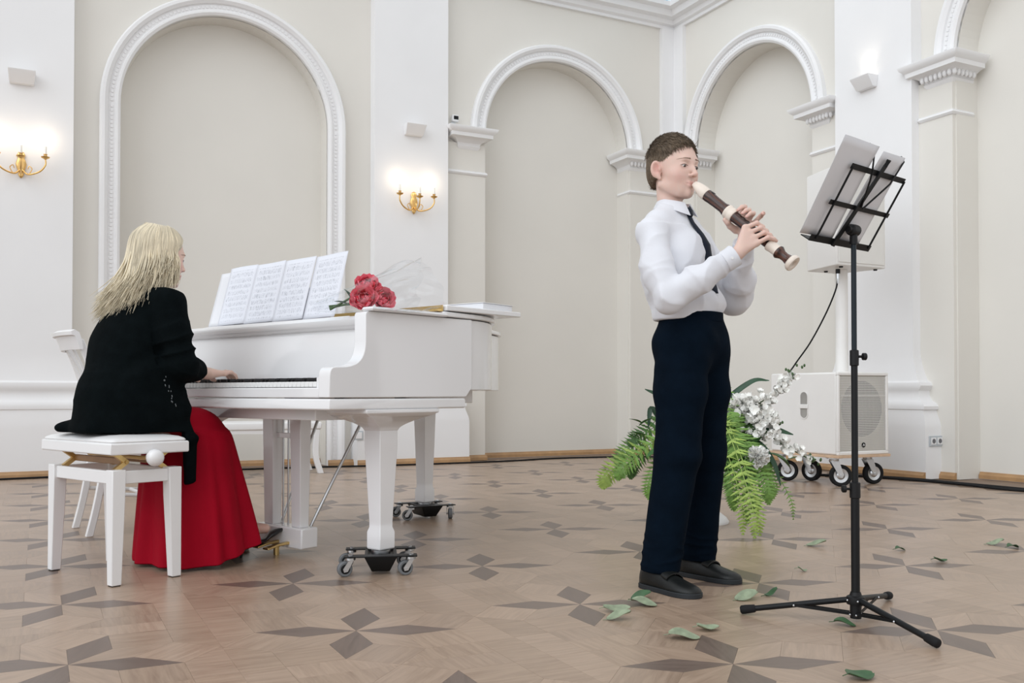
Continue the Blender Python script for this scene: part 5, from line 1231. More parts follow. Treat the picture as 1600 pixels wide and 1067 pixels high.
# trousers
navy = mat('trousers_navy', (0.0018, 0.0058, 0.0125), 0.9, vary=0.2, scale=18, bump=0.1, bscale=350, spec=0.06)
f = Field(np.arange(-.20, .20, .005), np.arange(-.26, .28, .005), np.arange(.035, .99, .005))
f.slab((0, 0, .955), (0, 0, .86), (.120, .106), (.128, .112), 0.02)
for s, an in ((-1, anR), (1, anL)):
    hem = an + np.array([.008, 0, -.05])
    kn = np.array([-.004 if s < 0 else -.012, s * (.088 if s < 0 else .102), .47])
    f.slab((-.002, s * .062, .86), tuple((np.array([0, s * .066, .86]) + kn) / 2 + [.004, 0, .02]), (.076, .108), (.072, .092), 0.04)
    f.slab(tuple((np.array([0, s * .066, .86]) + kn) / 2 + [.004, 0, .02]), tuple(kn), (.072, .092), (.066, .080), 0.03)
    f.slab(tuple(kn), tuple(hem + [0, 0, .02]), (.066, .080), (.061, .070), 0.03)
f.cut((0, 0, .962), (0, 0, 1)); f.cut((0, 0, .062), (0, 0, -1))
P, F = f.mesh(); P = relax(P, F, 2); N_ = normals(P, F); z = P[:, 2]
disp = .0025 * wave(P, 21, 16) + .0042 * np.exp(-((z - .12) / .07) ** 2) * crease(wave(P * np.array([1, 1, 2.6]), 22, 17)) + .0014 * np.exp(-((z - .47) / .10) ** 2) * np.sin(z * 60 + 3.5 * wave(P, 23, 14)) + .0032 * np.exp(-((z - .83) / .09) ** 2) * np.sin(z * 45 + P[:, 1] * 40 + 3 * wave(P, 24, 12))
P = P + N_ * disp[:, None]; P = P + np.array([.014, .009, 0]); tr = mesh_obj('trousers', P, F, navy, boy)
mb = MB(); mb.loft([[(.014 + (.104 + o) * math.cos(a), .007 + (.118 + o) * math.sin(a), zz) for a in [2 * PI * k / 40 for k in range(40)]] for zz, o in ((.928, .0), (.929, .005), (.962, .004), (.9635, -.004))]); mb.build('waistband', navy, tr, smooth=50)
# shoes
leather = mat('shoe_leather', (0.005, 0.0065, 0.0065), 0.42, spec=.35, vary=0.2, scale=30, bump=0.12, bscale=260); sole_m = mat('shoe_sole', (0.012, 0.016, 0.02), 0.6, vary=0.15, scale=20)
def shoe(heel, ang):
    c, s = math.cos(ang), math.sin(ang); M_ = Matrix(((c, -s, 0, heel[0]), (s, c, 0, heel[1]), (0, 0, 1, 0), (0, 0, 0, 1)))
    sec = [(-.002, .012, .058), (.004, .027, .076), (.025, .037, .090), (.060, .040, .098), (.090, .041, .088), (.125, .043, .066), (.160, .047, .054), (.195, .047, .045), (.225, .041, .039), (.246, .029, .033), (.258, .012, .026)]
    mb = MB(); rings = []
    for x, w, h in sec:
        rings.append([(x, w * math.cos(a) * (1.0 if math.sin(a) < .5 else 1.0), .014 + (h - .014) * max(0.0, math.sin(a)) ** .75) for a in [PI * k / 14 for k in range(15)]] + [(x, -w * .9, .010), (x, w * .9, .010)])
    mb.loft(rings, M=M_); sh_ = mb.build('shoe', leather, boy, smooth=70)
    mb = MB(); n = len(sec); L_ = [(x, w + .004) for x, w, h in sec]; pl_ = [(L_[0][0] - .004, 0)] + [(x, w) for x, w in L_] + [(L_[-1][0] + .004, 0)] + [(x, -w) for x, w in L_[::-1]]
    mb.prism(pl_, 0.0, .017, M=M_); mb.build('sole', sole_m, sh_, bevel=.002)
    mb = MB(); st_ = []
    for x, k in ((.118, 0), (.148, 1)):
        h = .073 if k == 0 else .062; w = .0425 if k == 0 else .0460
        st_.append([(x, (w + .002) * math.cos(a), .016 + (h - .014) * math.sin(a) ** .75) for a in [R(12) + R(130) * i / 12 for i in range(13)]])
    top = [[Vector(p) + Vector((0, 0, .0045)) for p in r_] for r_ in st_]
    for i in range(12):
        mb.add([st_[0][i], st_[0][i + 1], st_[1][i + 1], st_[1][i], top[0][i], top[0][i + 1], top[1][i + 1], top[1][i]], [(4, 5, 6, 7), (0, 1, 5, 4), (3, 2, 6, 7), (0, 3, 7, 4), (1, 2, 6, 5)], M_)
    mb.build('strap', leather, sh_, smooth=40)
for an in (anR, anL):
    mb = MB(); mb.tube([an + [.016, .006, -.03], an + [.014, .006, .05]], .033, 16); mb.build('sock', black_plastic, boy, smooth=60)
shoe((anR[0] - .045, anR[1] + .012), R(-12)); shoe((anL[0] - .045, anL[1] + .006), R(-5))
# recorder: held, so a thing of its own
rec = thing('recorder', 'brown and ivory alto recorder held to the boy\'s mouth', 'recorder', (0.62, 3.32, 0), BA)
ivr = mat('recorder_ivory', (0.78, 0.69, 0.60), 0.3, vary=0.04, scale=30)
brn = bpy.data.materials.new('recorder_brown'); brn.use_nodes = True; MATS['recorder_brown'] = brn
_nt = brn.node_tree; _b = _nt.nodes['Principled BSDF']; _b.inputs['Roughness'].default_value = .22
_tc = _nt.nodes.new('ShaderNodeTexCoord'); _w = _nt.nodes.new('ShaderNodeTexNoise'); _mp = _nt.nodes.new('ShaderNodeMapping'); _mp.inputs['Rotation'].default_value = (0, math.atan2(ra[2], ra[0]), 0); _m0 = _nt.nodes.new('ShaderNodeMapping'); _m0.inputs['Rotation'].default_value = (0, math.atan2(ra[2], ra[0]), 0); _mp.inputs['Rotation'].default_value = (0, 0, 0); _mp.inputs['Scale'].default_value = (5, 150, 150)
_nt.links.new(_tc.outputs['Object'], _m0.inputs['Vector']); _nt.links.new(_m0.outputs['Vector'], _mp.inputs['Vector']); _nt.links.new(_mp.outputs['Vector'], _w.inputs['Vector']); _w.inputs['Scale'].default_value = 1.0
_cr = _nt.nodes.new('ShaderNodeValToRGB'); _cr.color_ramp.elements[0].position = .42; _cr.color_ramp.elements[0].color = (.022, .010, .008, 1); _cr.color_ramp.elements[1].position = .62; _cr.color_ramp.elements[1].color = (.11, .045, .03, 1)
_nt.links.new(_w.outputs['Fac'], _cr.inputs['Fac']); _nt.links.new(_cr.outputs['Color'], _b.inputs['Base Color'])
def rl(name, prof, m, parent=rec):
    mb = MB(); mb.lathe([(r_ * 1.24, z_) for r_, z_ in prof], c=tuple(rs0), seg=28, axis=tuple(ra)); return mb.build(name, m, parent, smooth=50)
mb = MB(); rings = []
for s, r_, lo_ in ((-.012, .010, .4), (-.009, .0145, .45), (0.0, .0180, .55), (.012, .0205, .72), (.026, .0220, .88), (.042, .0225, 1), (.052, .0220, 1), (.055, .0205, 1)):
    rings.append([tuple(RP(s, r_ * math.sin(a) * (1 if math.sin(a) > 0 else lo_), r_ * math.cos(a))) for a in [2 * PI * k / 24 for k in range(24)]])
mb.loft(rings); mb.build('beak', ivr, rec, smooth=60)
hj = rl('head_joint', [(.012, .052), (.0165, .054), (.0172, .062), (.0160, .075), (.0150, .100), (.0148, .135), (.0170, .146), (.0178, .152), (.0165, .156), (.012, .158)], brn)
mb = MB(); mb.loft([[tuple(RP(s, b, c)) for b, c in ((.0186 + d, -.007), (.0186 + d, .007), (.0206, .007), (.0206, -.007))] for s, d in ((.066, -.006), (.078, .001))]); mb.build('window_slot', mat('slot_dark', (.01, .006, .005), .6), hj)
rl('ring', [(.014, .152), (.0195, .154), (.0205, .160), (.0185, .166), (.0195, .172), (.0195, .184), (.0180, .188), (.014, .189)], ivr)
mj = rl('middle_joint', [(.010, .186), (.0158, .188), (.0150, .20), (.0138, .28), (.0130, .345), (.0125, .352), (.010, .353)], brn)
for s in (.200, .222, .244, .272, .294, .316, .337):
    mb = MB(); mb.lathe([(.0, .0006), (.0036, .0006), (.0044, 0.0)], c=tuple(RP(s, (.0148 - (s - .2) * .013) * 1.24, 0)), seg=14, axis=tuple(rb)); mb.build('tone_hole', mat('slot_dark', (.01, .006, .005)), mj)
rl('foot_ring', [(.012, .350), (.0165, .352), (.0172, .358), (.0155, .366), (.0148, .385), (.0165, .392), (.012, .394)], ivr)
rl('foot_joint', [(.012, .390), (.0172, .392), (.0185, .397), (.0165, .402), (.0125, .412), (.0118, .425), (.0150, .443), (.0180, .447), (.012, .449)], brn)
rl('bell', [(.013, .445), (.0195, .446), (.0228, .452), (.0232, .460), (.0215, .464), (.0120, .464), (.0085, .460), (.0075, .440)], ivr)
# ================================================================ THE PIANIST  (x = towards the keys, y = her left)
woman = thing('person', 'seated blonde woman in black cardigan and long red skirt playing the piano', 'person', (-1.506, 3.547, 0), PA)
WC = np.array([.190, .005, 1.222]); WR = rotz(R(-9)) @ roty(R(8))
wskin = skin_mat('skin_woman', (0.66, 0.42, 0.34))
wsR, weR, wwR = np.array([.125, -.168, 1.020]), np.array([.150, -.222, .785]), np.array([.335, -.095, .758])
wsL, weL, wwL = np.array([.105, .172, 1.015]), np.array([.160, .230, .785]), np.array([.345, .150, .758])
f = Field(rng((-.20, .10, .006), (.10, .31, .003), (.31, .50, .003), (.50, .90, .008)), rng((-.32, -.18, .006), (-.18, .22, .003), (.22, .32, .006)), rng((.0, .70, .012), (.70, .80, .003), (.80, 1.05, .006), (1.05, 1.36, .003)))
build_head(f, WC, WR, True)
f.cone(WC + [-.030, 0, -.055], (.105, 0, 1.03), .045, .050, 0.02)
f.slab((.10, 0, 1.0), (.03, 0, .80), (.135, .085), (.125, .09), 0.03); f.slab((.03, 0, .80), (-.01, 0, .63), (.125, .09), (.135, .085), 0.03)
for a, b, c, s in ((wsR, weR, wwR, -1), (wsL, weL, wwL, 1)):
    f.cone(a, (.10, 0, 1.03), .045, .04, 0.03); f.cone(a, b, .042, .036, 0.02); f.cone(b, c, .036, .023, 0.01)
    hip, kn, an = np.array([0, s * .080, .585]), np.array([.345, s * .085, .465]), (np.array([.515, -.085, .12]) if s < 0 else np.array([.475, .0, .11]))
    f.cone(hip, kn, .055, .040, 0.01); f.cone(kn, an, .040, .028, 0.01); f.cone(an, an + ([.075, -.045, -.005] if s < 0 else [.10, .04, -.065]), .028, .020, .015)
    tips = [.455, .470, .466, .448]
    mc = [c + [.062, -s * (.030 - .020 * i), .004 - .002 * abs(i - 1)] for i in range(4)]
    fg = [[m + [.030, -s * .003, .006], m + [.050, -s * .004, -.006], m + [.058, -s * .004, -.0215]] for m in mc]
    hand(f, c, mc, fg, [c + [.012, -s * .022, -.004], c + [.035, -s * .043, -.010], c + [.055, -s * .052, -.020], c + [.068, -s * .055, -.026]], fr=.0075, palm=.014)
P, F = f.mesh(); P = relax(P, F, 1, .4)
T = lambda x, y, z: WC + WR @ np.array([x, y, z])
wb = mesh_obj('body', P, F, wskin, woman, tint(P, (.70, .49, .41), [(T(.09, 0, -.068), (.02, .022, .010), (.62, .22, .22), .85), (T(.055, -.045, -.035), (.03, .025, .025), (.68, .30, .26), .6), (T(.055, .045, -.035), (.03, .025, .025), (.68, .30, .26), .6)]))
eyes(WC, WR, woman, (0.14, 0.20, 0.24)); lashes_brows(WC, WR, woman, (0.20, 0.13, 0.08), (P, F))
mb = MB(); q = wwR + np.array([.062 + .016, .012, .0]); mb.tube([tuple(q + np.array([0, .0090 * math.cos(a), .0090 * math.sin(a)])) for a in [2 * PI * k / 14 for k in range(14)]], .0012, 6, closed=True); mb.build('ring', steel, woman, smooth=180)
# hair: long blonde lengths falling from a parting to the shoulders
blond = mat('hair_blonde', (0.69, 0.61, 0.455), 0.45, rnd=0.30, vary=0.18, scale=9, spec=0.35)
f = Field(np.arange(-.12, .34, .005), np.arange(-.16, .27, .005), np.arange(.99, 1.37, .005))
f.ell(WC + WR @ np.array([-.018, 0, .026]), (.096, .080, .092), 0.01, M=WR)
f.ell(WC + WR @ np.array([-.050, .0, -.050]), (.062, .078, .085), 0.04, M=WR)
f.cone(WC + WR @ np.array([-.045, .035, -.06]), (.055, .075, 1.080), .062, .042, 0.04)
f.cone(WC + WR @ np.array([.015, -.062, -.03]), (.155, -.085, 1.120), .030, .020, 0.03); f.cone(WC + WR @ np.array([.005, .065, -.03]), (.11, .115, 1.10), .032, .026, 0.03)
f.ell(WC + WR @ np.array([.100, 0, -.035]), (.078, .068, .100), 0.008, 'sub', M=WR)
P, F = f.mesh(); P = relax(P, F, 3); wh = mesh_obj('hair', P, F, blond, woman)
rsn = np.random.RandomState(11); mb = MB()
ENDS = [(-60, (.182, -.108, 1.118)), (-66, (.178, -.110, 1.108)), (-80, (.145, -.128, 1.080)), (-105, (.080, -.142, 1.055)), (-130, (.012, -.128, 1.010)), (-155, (-.015, -.062, .998)), (180, (-.026, -.002, .985)), (150, (-.030, .052, .975)), (120, (-.010, .105, .985)), (95, (.06, .140, 1.03)), (64, (.19, .110, 1.09)), (50, (.215, .10, 1.15))]
EA = np.array([a % 360 for a, _ in ENDS]); EP = np.array([p for _, p in ENDS])
def end_at(a):
    a = a % 360; i = np.searchsorted(-EA, -a)   # angles fall from 288 to 72
    i = min(max(i, 1), len(EA) - 1); t = (EA[i - 1] - a) / (EA[i - 1] - EA[i]); t = min(max(t, 0), 1); return EP[i - 1] * (1 - t) + EP[i] * t
for k in range(2300):
    a = rsn.uniform(56, 300); lay = rsn.rand(); ar = R(a)
    e = end_at(a) + rsn.normal(size=3) * np.array([.012, .012, .014]); e[2] -= .015 * (1 - lay) - .075 * (rsn.rand() ** 3)
    grow = 1.05 + .055 * lay
    def S(el, az, g): return WC + WR @ (np.array([-.018, 0, .024]) + np.array([.098 * math.cos(el) * math.cos(az), .081 * math.cos(el) * math.sin(az), .093 * math.sin(el)]) * g)
    p0 = S(R(84), ar, grow); p0 = WC + WR @ np.array([.075 * max(-.9, min(1, .8 * math.cos(ar) + .5 * (rsn.rand() - .5))) - .012, .012 * np.sign(math.sin(ar)) * rsn.rand(), .112 + .003 * rsn.rand() - .10 * max(0, .8 * math.cos(ar)) * .075])
    p1 = S(R(52), ar, grow); p2 = S(R(16), ar, grow + .02); p3 = p2 + (e - p2) * np.array([.16, .16, .36]) + np.array([-.004, 0, 0])
    p4 = p2 + (e - p2) * np.array([.52, .52, .72]) + rsn.normal(size=3) * .004
    pts = catmull([p0, p1, p2, p3, p4, e + np.array([-.004, .004, .0])], 4); n = len(pts); r0 = .0021 + .0014 * rsn.rand()
    w0 = rsn.rand() * 6; pts = [p + Vector((math.sin(i * .55 + w0), math.cos(i * .5 + w0 * 2), 0)) * .0022 * (i / n) for i, p in enumerate(pts)]
    mb.tube(pts, [r0 * (.5 + .5 * min(1, i / 4)) * (1 if i < n - 7 else (n - i) / 7.5) for i in range(n)], 4, caps=False, flat=1.0)
for k in range(340):                     # the fringe, swept from the parting across the temples
    sg = -1 if k % 3 else 1; az = R(rsn.uniform(6, 58)) * sg; g_ = 1.035 + .05 * rsn.rand(); e = np.array((.182, -.108, 1.112) if sg < 0 else (.19, .108, 1.10)) + rsn.normal(size=3) * .009
    def S(el, a_, g): return WC + WR @ (np.array([-.018, 0, .024]) + np.array([.098 * math.cos(el) * math.cos(a_), .081 * math.cos(el) * math.sin(a_), .093 * math.sin(el)]) * g)
    k2 = R(64) * sg; pts = catmull([S(R(74), az, g_), S(R(55), az, g_), S(R(34), az * .6 + k2 * .4, g_ + .005), S(R(14), az * .25 + k2 * .75, g_ + .02), S(R(-8), k2, g_ + .03), e], 4); n = len(pts); r0 = .0018 + .001 * rsn.rand()
    mb.tube(pts, [r0 * (.5 + .5 * min(1, i / 4)) * (1 if i < n - 6 else (n - i) / 6.5) for i in range(n)], 4, caps=False)
wl = mb.build('hair_lengths', blond, wh, smooth=180); wl['kind'] = 'stuff'
# cardigan
knit = mat('cardigan_black', (0.0028, 0.0048, 0.0056), 0.95, vary=0.25, scale=25, bump=0.35, bscale=500, spec=0.05)
f = Field(np.arange(-.24, .44, .005), np.arange(-.34, .38, .005), np.arange(.30, 1.11, .005))
f.slab((.095, 0, .995), (.055, 0, .86), (.168, .105), (.168, .118), 0.03); f.slab((.055, 0, .86), (-.005, -.026, .66), (.165, .118), (.158, .128), 0.04)
f.slab((-.005, -.026, .66), (-.015, -.030, .575), (.160, .130), (.170, .140), 0.03)
f.cone((.105, 0, 1.055), (.10, 0, 1.0), .060, .08, 0.03)
for s, a, b, c in ((-1, wsR, weR, wwR), (1, wsL, weL, wwL)):
    f.chain([np.array([.10, s * .07, 1.045]), a], [.048, .060], 0.03); m = (a + b) / 2
    f.chain([a, m + [-.008, s * .004, 0], b], [.062, .060, .055], 0.02); e_ = b + (c - b) * .50; f.chain([b, e_], [.055, .045], 0.015)
# hem spread over the seat behind, front edge hanging down at her right
f.slab((-.09, .12, .548), (-.11, -.10, .545), (.045, .018), (.040, .018), 0.03, side=(1, 0, 0)); f.ell((-.110, .130, .550), (.050, .050, .020), 0.03)
f.slab((.105, -.190, .66), (.165, -.222, .50), (.060, .024), (.050, .016), 0.03, side=(1, 0.1, 0)); f.slab((.165, -.222, .50), (.172, -.222, .345), (.050, .016), (.040, .011), 0.02, side=(1, 0.1, 0))
f.slab((.06, -.175, .76), (.11, -.195, .60), (.085, .035), (.08, .025), 0.04, side=(1, 0.1, 0))
f.slab((.05, -.150, .67), (.095, -.158, .556), (.10, .050), (.095, .046), 0.03, side=(1, 0, 0))
f.ell((.150, 0, 1.09), (.05, .05, .07), 0.01, 'sub')
f.cut((.105, 0, 1.075), (.25, 0, 1)); f.cut((0, 0, .533), (0, 0, -1)) if False else None
x_, y_, z_ = np.meshgrid(*f.ax, indexing='ij', sparse=True)
seatcut = np.maximum(np.maximum(np.abs(x_) - .160, np.abs(y_) - .275), z_ - .5335); f.v = np.maximum(f.v, -seatcut.astype(np.float32))     # the cloth ends on the seat pad
thigh = np.maximum(.16 - x_, np.maximum(z_ - .66, np.abs(y_ + .0) - .185)); f.v = np.maximum(f.v, -thigh.astype(np.float32))               # open over the lap
P, F = f.mesh(); P = relax(P, F, 2); N_ = normals(P, F); z = P[:, 2]
disp = .003 * wave(P, 61, 15) + .0035 * crease(wave(P * np.array([.8, .8, 2.2]), 62, 13)) * np.exp(-((z - .74) / .12) ** 2)
for a, b, c in ((wsR, weR, wwR), (wsL, weL, wwL)):
    d1, h1_ = segd(P, a, b); disp += .0065 * (d1 < .09) * np.exp(-((h1_ - .75) / .3) ** 2) * crease(np.sin(h1_ * 15 + 2.5 * wave(P, 65, 10)))
P = P + N_ * disp[:, None]; card = mesh_obj('cardigan', P, F, knit, woman)
sq_m = mat('sequin', (0.16, 0.18, 0.19), 0.35, 0.6, vary=0.3); mb = MB(); bv2 = BVHTree.FromPolygons([tuple(p) for p in P], [tuple(int(i) for i in q) for q in F])
for i in range(16):
    t = i / 15; q = Vector((.085 + .03 * t + random.uniform(-.008, .008), -.5, .735 - .10 * t + random.uniform(-.006, .006))); h = bv2.ray_cast(q, Vector((0, 1, 0)))
    if h[0]: mb.sphere(tuple(h[0]), .0022, 6, 4, sc=(1, .5, 1.8))
if mb.v: mb.build('beading', sq_m, card, smooth=180)['kind'] = 'stuff'
# skirt: lap, knees, then long folds to the floor
red = mat('skirt_red', (0.33, 0.001, 0.014), 0.75, vary=0.12, scale=6, bump=0.08, bscale=420, spec=0.12)
def sring(z, x0, x1, y0, y1, amp, ph, n=120, pw=2.6):
    out = []; cx_, cy_ = (x0 + x1) / 2, (y0 + y1) / 2; a_, b_ = (x1 - x0) / 2, (y1 - y0) / 2
    for k in range(n):
        t = 2 * PI * k / n; c, s = math.cos(t), math.sin(t); rr = (abs(c) ** pw + abs(s) ** pw) ** (-1 / pw)
        w = 1 + amp * (math.sin(13 * t + ph) * .6 + math.sin(21 * t + 1.7 * ph + 1) * .25 + math.sin(7 * t + .5) * .5)
        out.append((cx_ + a_ * rr * c * w, cy_ + b_ * rr * s * w, z))
    return out
rings = [sring(.628, -.02, .26, -.13, .13, 0, 0), sring(.624, -.06, .32, -.165, .165, 0, 0), sring(.614, -.09, .355, -.160, .168, .001, 0), sring(.596, -.115, .395, -.172, .180, .002, 0),
         sring(.568, -.130, .428, -.170, .184, .004, 0), sring(.538, -.134, .446, -.176, .190, .005, 0), sring(.5345, .163, .448, -.178, .192, .006, 0), sring(.49, .163, .462, -.186, .198, .012, 0),
         sring(.41, .158, .480, -.198, .208, .024, .1), sring(.31, .150, .502, -.212, .220, .042, .2), sring(.21, .142, .522, -.226, .230, .060, .3), sring(.11, .135, .542, -.238, .240, .074, .4), sring(.045, .130, .553, -.246, .246, .080, .45), sring(.012, .128, .558, -.250, .248, .084, .5)]
def hemlift(p):
    x, y, z = p   # hem rises towards the pedals
    k = max(0, (x - .24) / .33); return (x, y, z + .080 * k ** 1.2 * max(0, 1 - z / .45))
rings = [[hemlift(p) for p in r_] for r_ in rings]
inn = [[(p[0] * .99 + .004, p[1] * .985, p[2]) for p in r_] for r_ in rings[:6:-1]]
mb = MB(); mb.loft(rings + inn, caps=True); sk = mb.build('skirt', red, woman, smooth=75)
ss = sk.modifiers.new('soft', 'SUBSURF'); ss.levels = 1; ss.render_levels = 1
# black pumps with thin heels
pump_m = mat('pump_black', (0.010, 0.010, 0.011), 0.35, vary=0.15, scale=30)
def pump(heel, toe):
    h, t_ = Vector(heel), Vector(toe); d = t_ - h; L_ = math.hypot(d.x, d.y); ang = math.atan2(d.y, d.x); k = L_ / .235
    M_ = Matrix.Translation(h) @ Matrix.Rotation(ang, 4, 'Z')
    dz = d.z
    def bz(x):  # sole height along the shoe
        u = x / .235; return (.062 * (1 - min(1, u / .55)) ** 1.4 * 1.0 + .004) + max(0, dz) * max(0, (u - .0)) ** 1.0
    sec = [(-.004, .012, .040), (.004, .024, .048), (.03, .028, .046), (.07, .027, .032), (.105, .030, .020), (.140, .036, .017), (.170, .037, .030), (.195, .030, .028), (.218, .018, .021), (.240, .004, .012)]
    mb = MB(); outr = []
    for x, w, hh in sec:
        b = bz(max(x, 0)); q = []
        for i in range(13):
            a = PI * (-.5) + PI * 2 * i / 13
            q.append((x * k, w * math.cos(a), b + hh * (.5 + .5 * math.sin(a)) - .002))
        outr.append(q)
    mb.loft(outr, M=M_); o = mb.build('pump', pump_m, woman, smooth=60)
    mb = MB(); mb.tube([M_ @ Vector((.016, 0, bz(0.01))), M_ @ Vector((.010, 0, .035)), M_ @ Vector((.006, 0, .0))], [.015, .007, .005], 10); mb.build('heel', pump_m, o, smooth=60)
pump((.497, -.080, 0), (.648, -.162, .098)); pump((.450, -.020, 0), (.640, .070, .0))
# ================================================================ ROSES IN CELLOPHANE on the piano's right arm
rose_m = mat('rose_outer', (0.94, 0.24, 0.31), 0.6, rnd=0.10, vary=0.10, scale=60); rose_in = mat('rose_inner', (0.84, 0.035, 0.09), 0.6, rnd=0.28, vary=0.15, scale=60)
leaf_m = mat('leaf_green', (0.045, 0.13, 0.035), 0.5, rnd=0.25, vary=0.2, scale=30); leaf_d = mat('leaf_dark', (0.012, 0.055, 0.022), 0.4, rnd=0.2, vary=0.2, scale=30); stem_m = mat('stem_green', (0.06, 0.12, 0.04), 0.6, vary=0.2)
cello = bpy.data.materials.new('cellophane'); cello.use_nodes = True; MATS['cellophane'] = cello
_nt = cello.node_tree; _n = _nt.nodes; _n.remove(_n['Principled BSDF']); _t = _n.new('ShaderNodeBsdfTransparent'); _g = _n.new('ShaderNodeBsdfGlossy'); _m = _n.new('ShaderNodeMixShader'); _lw = _n.new('ShaderNodeLayerWeight')
_lw.inputs['Blend'].default_value = .22; _g.inputs['Roughness'].default_value = .12; _t.inputs['Color'].default_value = (.965, .97, .975, 1)
_mm = _n.new('ShaderNodeMath'); _mm.operation = 'MULTIPLY'; _mm.inputs[1].default_value = .42; _nt.links.new(_lw.outputs['Facing'], _mm.inputs[0])
_nt.links.new(_mm.outputs[0], _m.inputs['Fac']); _nt.links.new(_t.outputs[0], _m.inputs[1]); _nt.links.new(_g.outputs[0], _m.inputs[2]); _nt.links.new(_m.outputs[0], _n['Material Output'].inputs['Surface'])
def petal(mb, M_, L_, w, curl, cup, nu=9, nv=8, ruff=0.0, ph=0.0):
    vs = []; 
    for j in range(nv + 1):
        v = j / nv
        for i in range(nu + 1):
            u = i / nu * 2 - 1; ww = w * math.sin(PI * (0.12 + 0.80 * v)) ** .7
            z = L_ * v; y = ww * u; x = cup * (u * u) * -1.0 + curl * v * v + ruff * math.sin(u * 7 + ph) * v
            vs.append((x, y, z))
    fs = [(j * (nu + 1) + i, j * (nu + 1) + i + 1, (j + 1) * (nu + 1) + i + 1, (j + 1) * (nu + 1) + i) for j in range(nv) for i in range(nu)]
    mb.add(vs, fs, M_)
def rose(parent, c, axis, r, seed):
    rs_ = random.Random(seed); q = Vector((0, 0, 1)).rotation_difference(Vector(axis).normalized()).to_matrix().to_4x4(); B = Matrix.Translation(c) @ q
    o = MB()
    for ring_, n, tilt, L_, w in ((0, 7, 66, 1.02, .56), (1, 7, 48, 1.02, .54), (2, 6, 28, .96, .46)):
        for k in range(n):
            a = 2 * PI * (k + ring_ * .5) / n + rs_.uniform(-.15, .15); t = R(tilt + rs_.uniform(-7, 7))
            petal(o, B @ Matrix.Rotation(a, 4, 'Z') @ Matrix.Translation((r * .12, 0, -r * .55)) @ Matrix.Rotation(t, 4, 'Y'), r * L_, r * w, -r * .25, r * .22, ruff=r * .03, ph=k)
    ob = o.build('rose', rose_m, parent, smooth=180)
    i_ = MB()
    for ring_, n, rad, tilt in ((0, 9, .44, 18), (1, 8, .34, 8), (2, 7, .23, 2), (3, 5, .12, -4)):
        for k in range(n):
            a = 2 * PI * (k + ring_ * .4) / n + rs_.uniform(-.25, .25)
            petal(i_, B @ Matrix.Rotation(a, 4, 'Z') @ Matrix.Translation((r * rad, 0, -r * .35)) @ Matrix.Rotation(R(tilt + rs_.uniform(-10, 10)), 4, 'Y') @ Matrix.Rotation(rs_.uniform(-.8, .8), 4, 'Z'), r * rs_.uniform(.52, .68), r * .27, -r * .16, r * .18, 6, 6, r * .045, k)
    i_.build('inner_petals', rose_in, ob, smooth=180)
bq_ = thing('rose_bouquet', 'three coral pink garden roses in clear wrap lying on the piano', 'bouquet', (0, 0, 0))
def PL(x, y, z): return Vector(P2W(x, y, z))
vw = Vector((.25, -.90, .30))
Rz = [(PL(.245, .085, 1.082), vw + Vector((-.1, 0, .35)), .054, 1), (PL(.200, .055, 1.027), vw + Vector((-.25, 0, 0)), .056, 2), (PL(.275, .030, 1.030), vw + Vector((.3, 0, -.05)), .052, 3)]
for c, a, r, sd_ in Rz: rose(bq_, c, a, r, sd_)
for i, (c, a, r, sd_) in enumerate(Rz):
    mb = MB(); e = PL(.150 + .012 * i, .185 + .018 * i, .990 + .008 * i); mb.tube(catmull([c - Vector(a).normalized() * .02, (c + e) / 2 + Vector((0, .03, .0)), e], 6), .0042, 8); mb.build('stem', stem_m, bq_, smooth=60)
def leaf_mesh(mb, M_, L_, w, fold=.25, droop=.2, n=7, thick=.0008):
    top = []; 
    for j in range(n + 1):
        v = j / n; ww = w * math.sin(PI * min(1, v * .97 + .02)) ** .8 * (1 - .25 * v); z = -droop * L_ * v * v
        top.append([(L_ * v, -ww, z + fold * ww), (L_ * v, 0, z), (L_ * v, ww, z + fold * ww)])
    vs = [p for r_ in top for p in r_] + [(x, y, z - thick) for r_ in top for x, y, z in r_]; m = 3 * (n + 1); fs = []
    for j in range(n):
        for i in range(2):
            a = j * 3 + i; fs += [(a, a + 1, a + 4, a + 3), (m + a, m + a + 3, m + a + 4, m + a + 1)]
        fs += [(j * 3, j * 3 + 3, m + j * 3 + 3, m + j * 3), (j * 3 + 2, m + j * 3 + 2, m + j * 3 + 5, j * 3 + 5)]
    mb.add(vs, fs, M_)
for x, y, z, a, b in ((.185, .100, 1.020, 165, 65), (.175, .105, 1.004, 190, 25)):
    mb = MB(); leaf_mesh(mb, Matrix.Translation(PL(x, y, z)) @ Matrix.Rotation(R(a), 4, 'Z') @ Matrix.Rotation(R(-b), 4, 'Y'), .055, .020); mb.build('leaf', leaf_d, bq_, smooth=60)
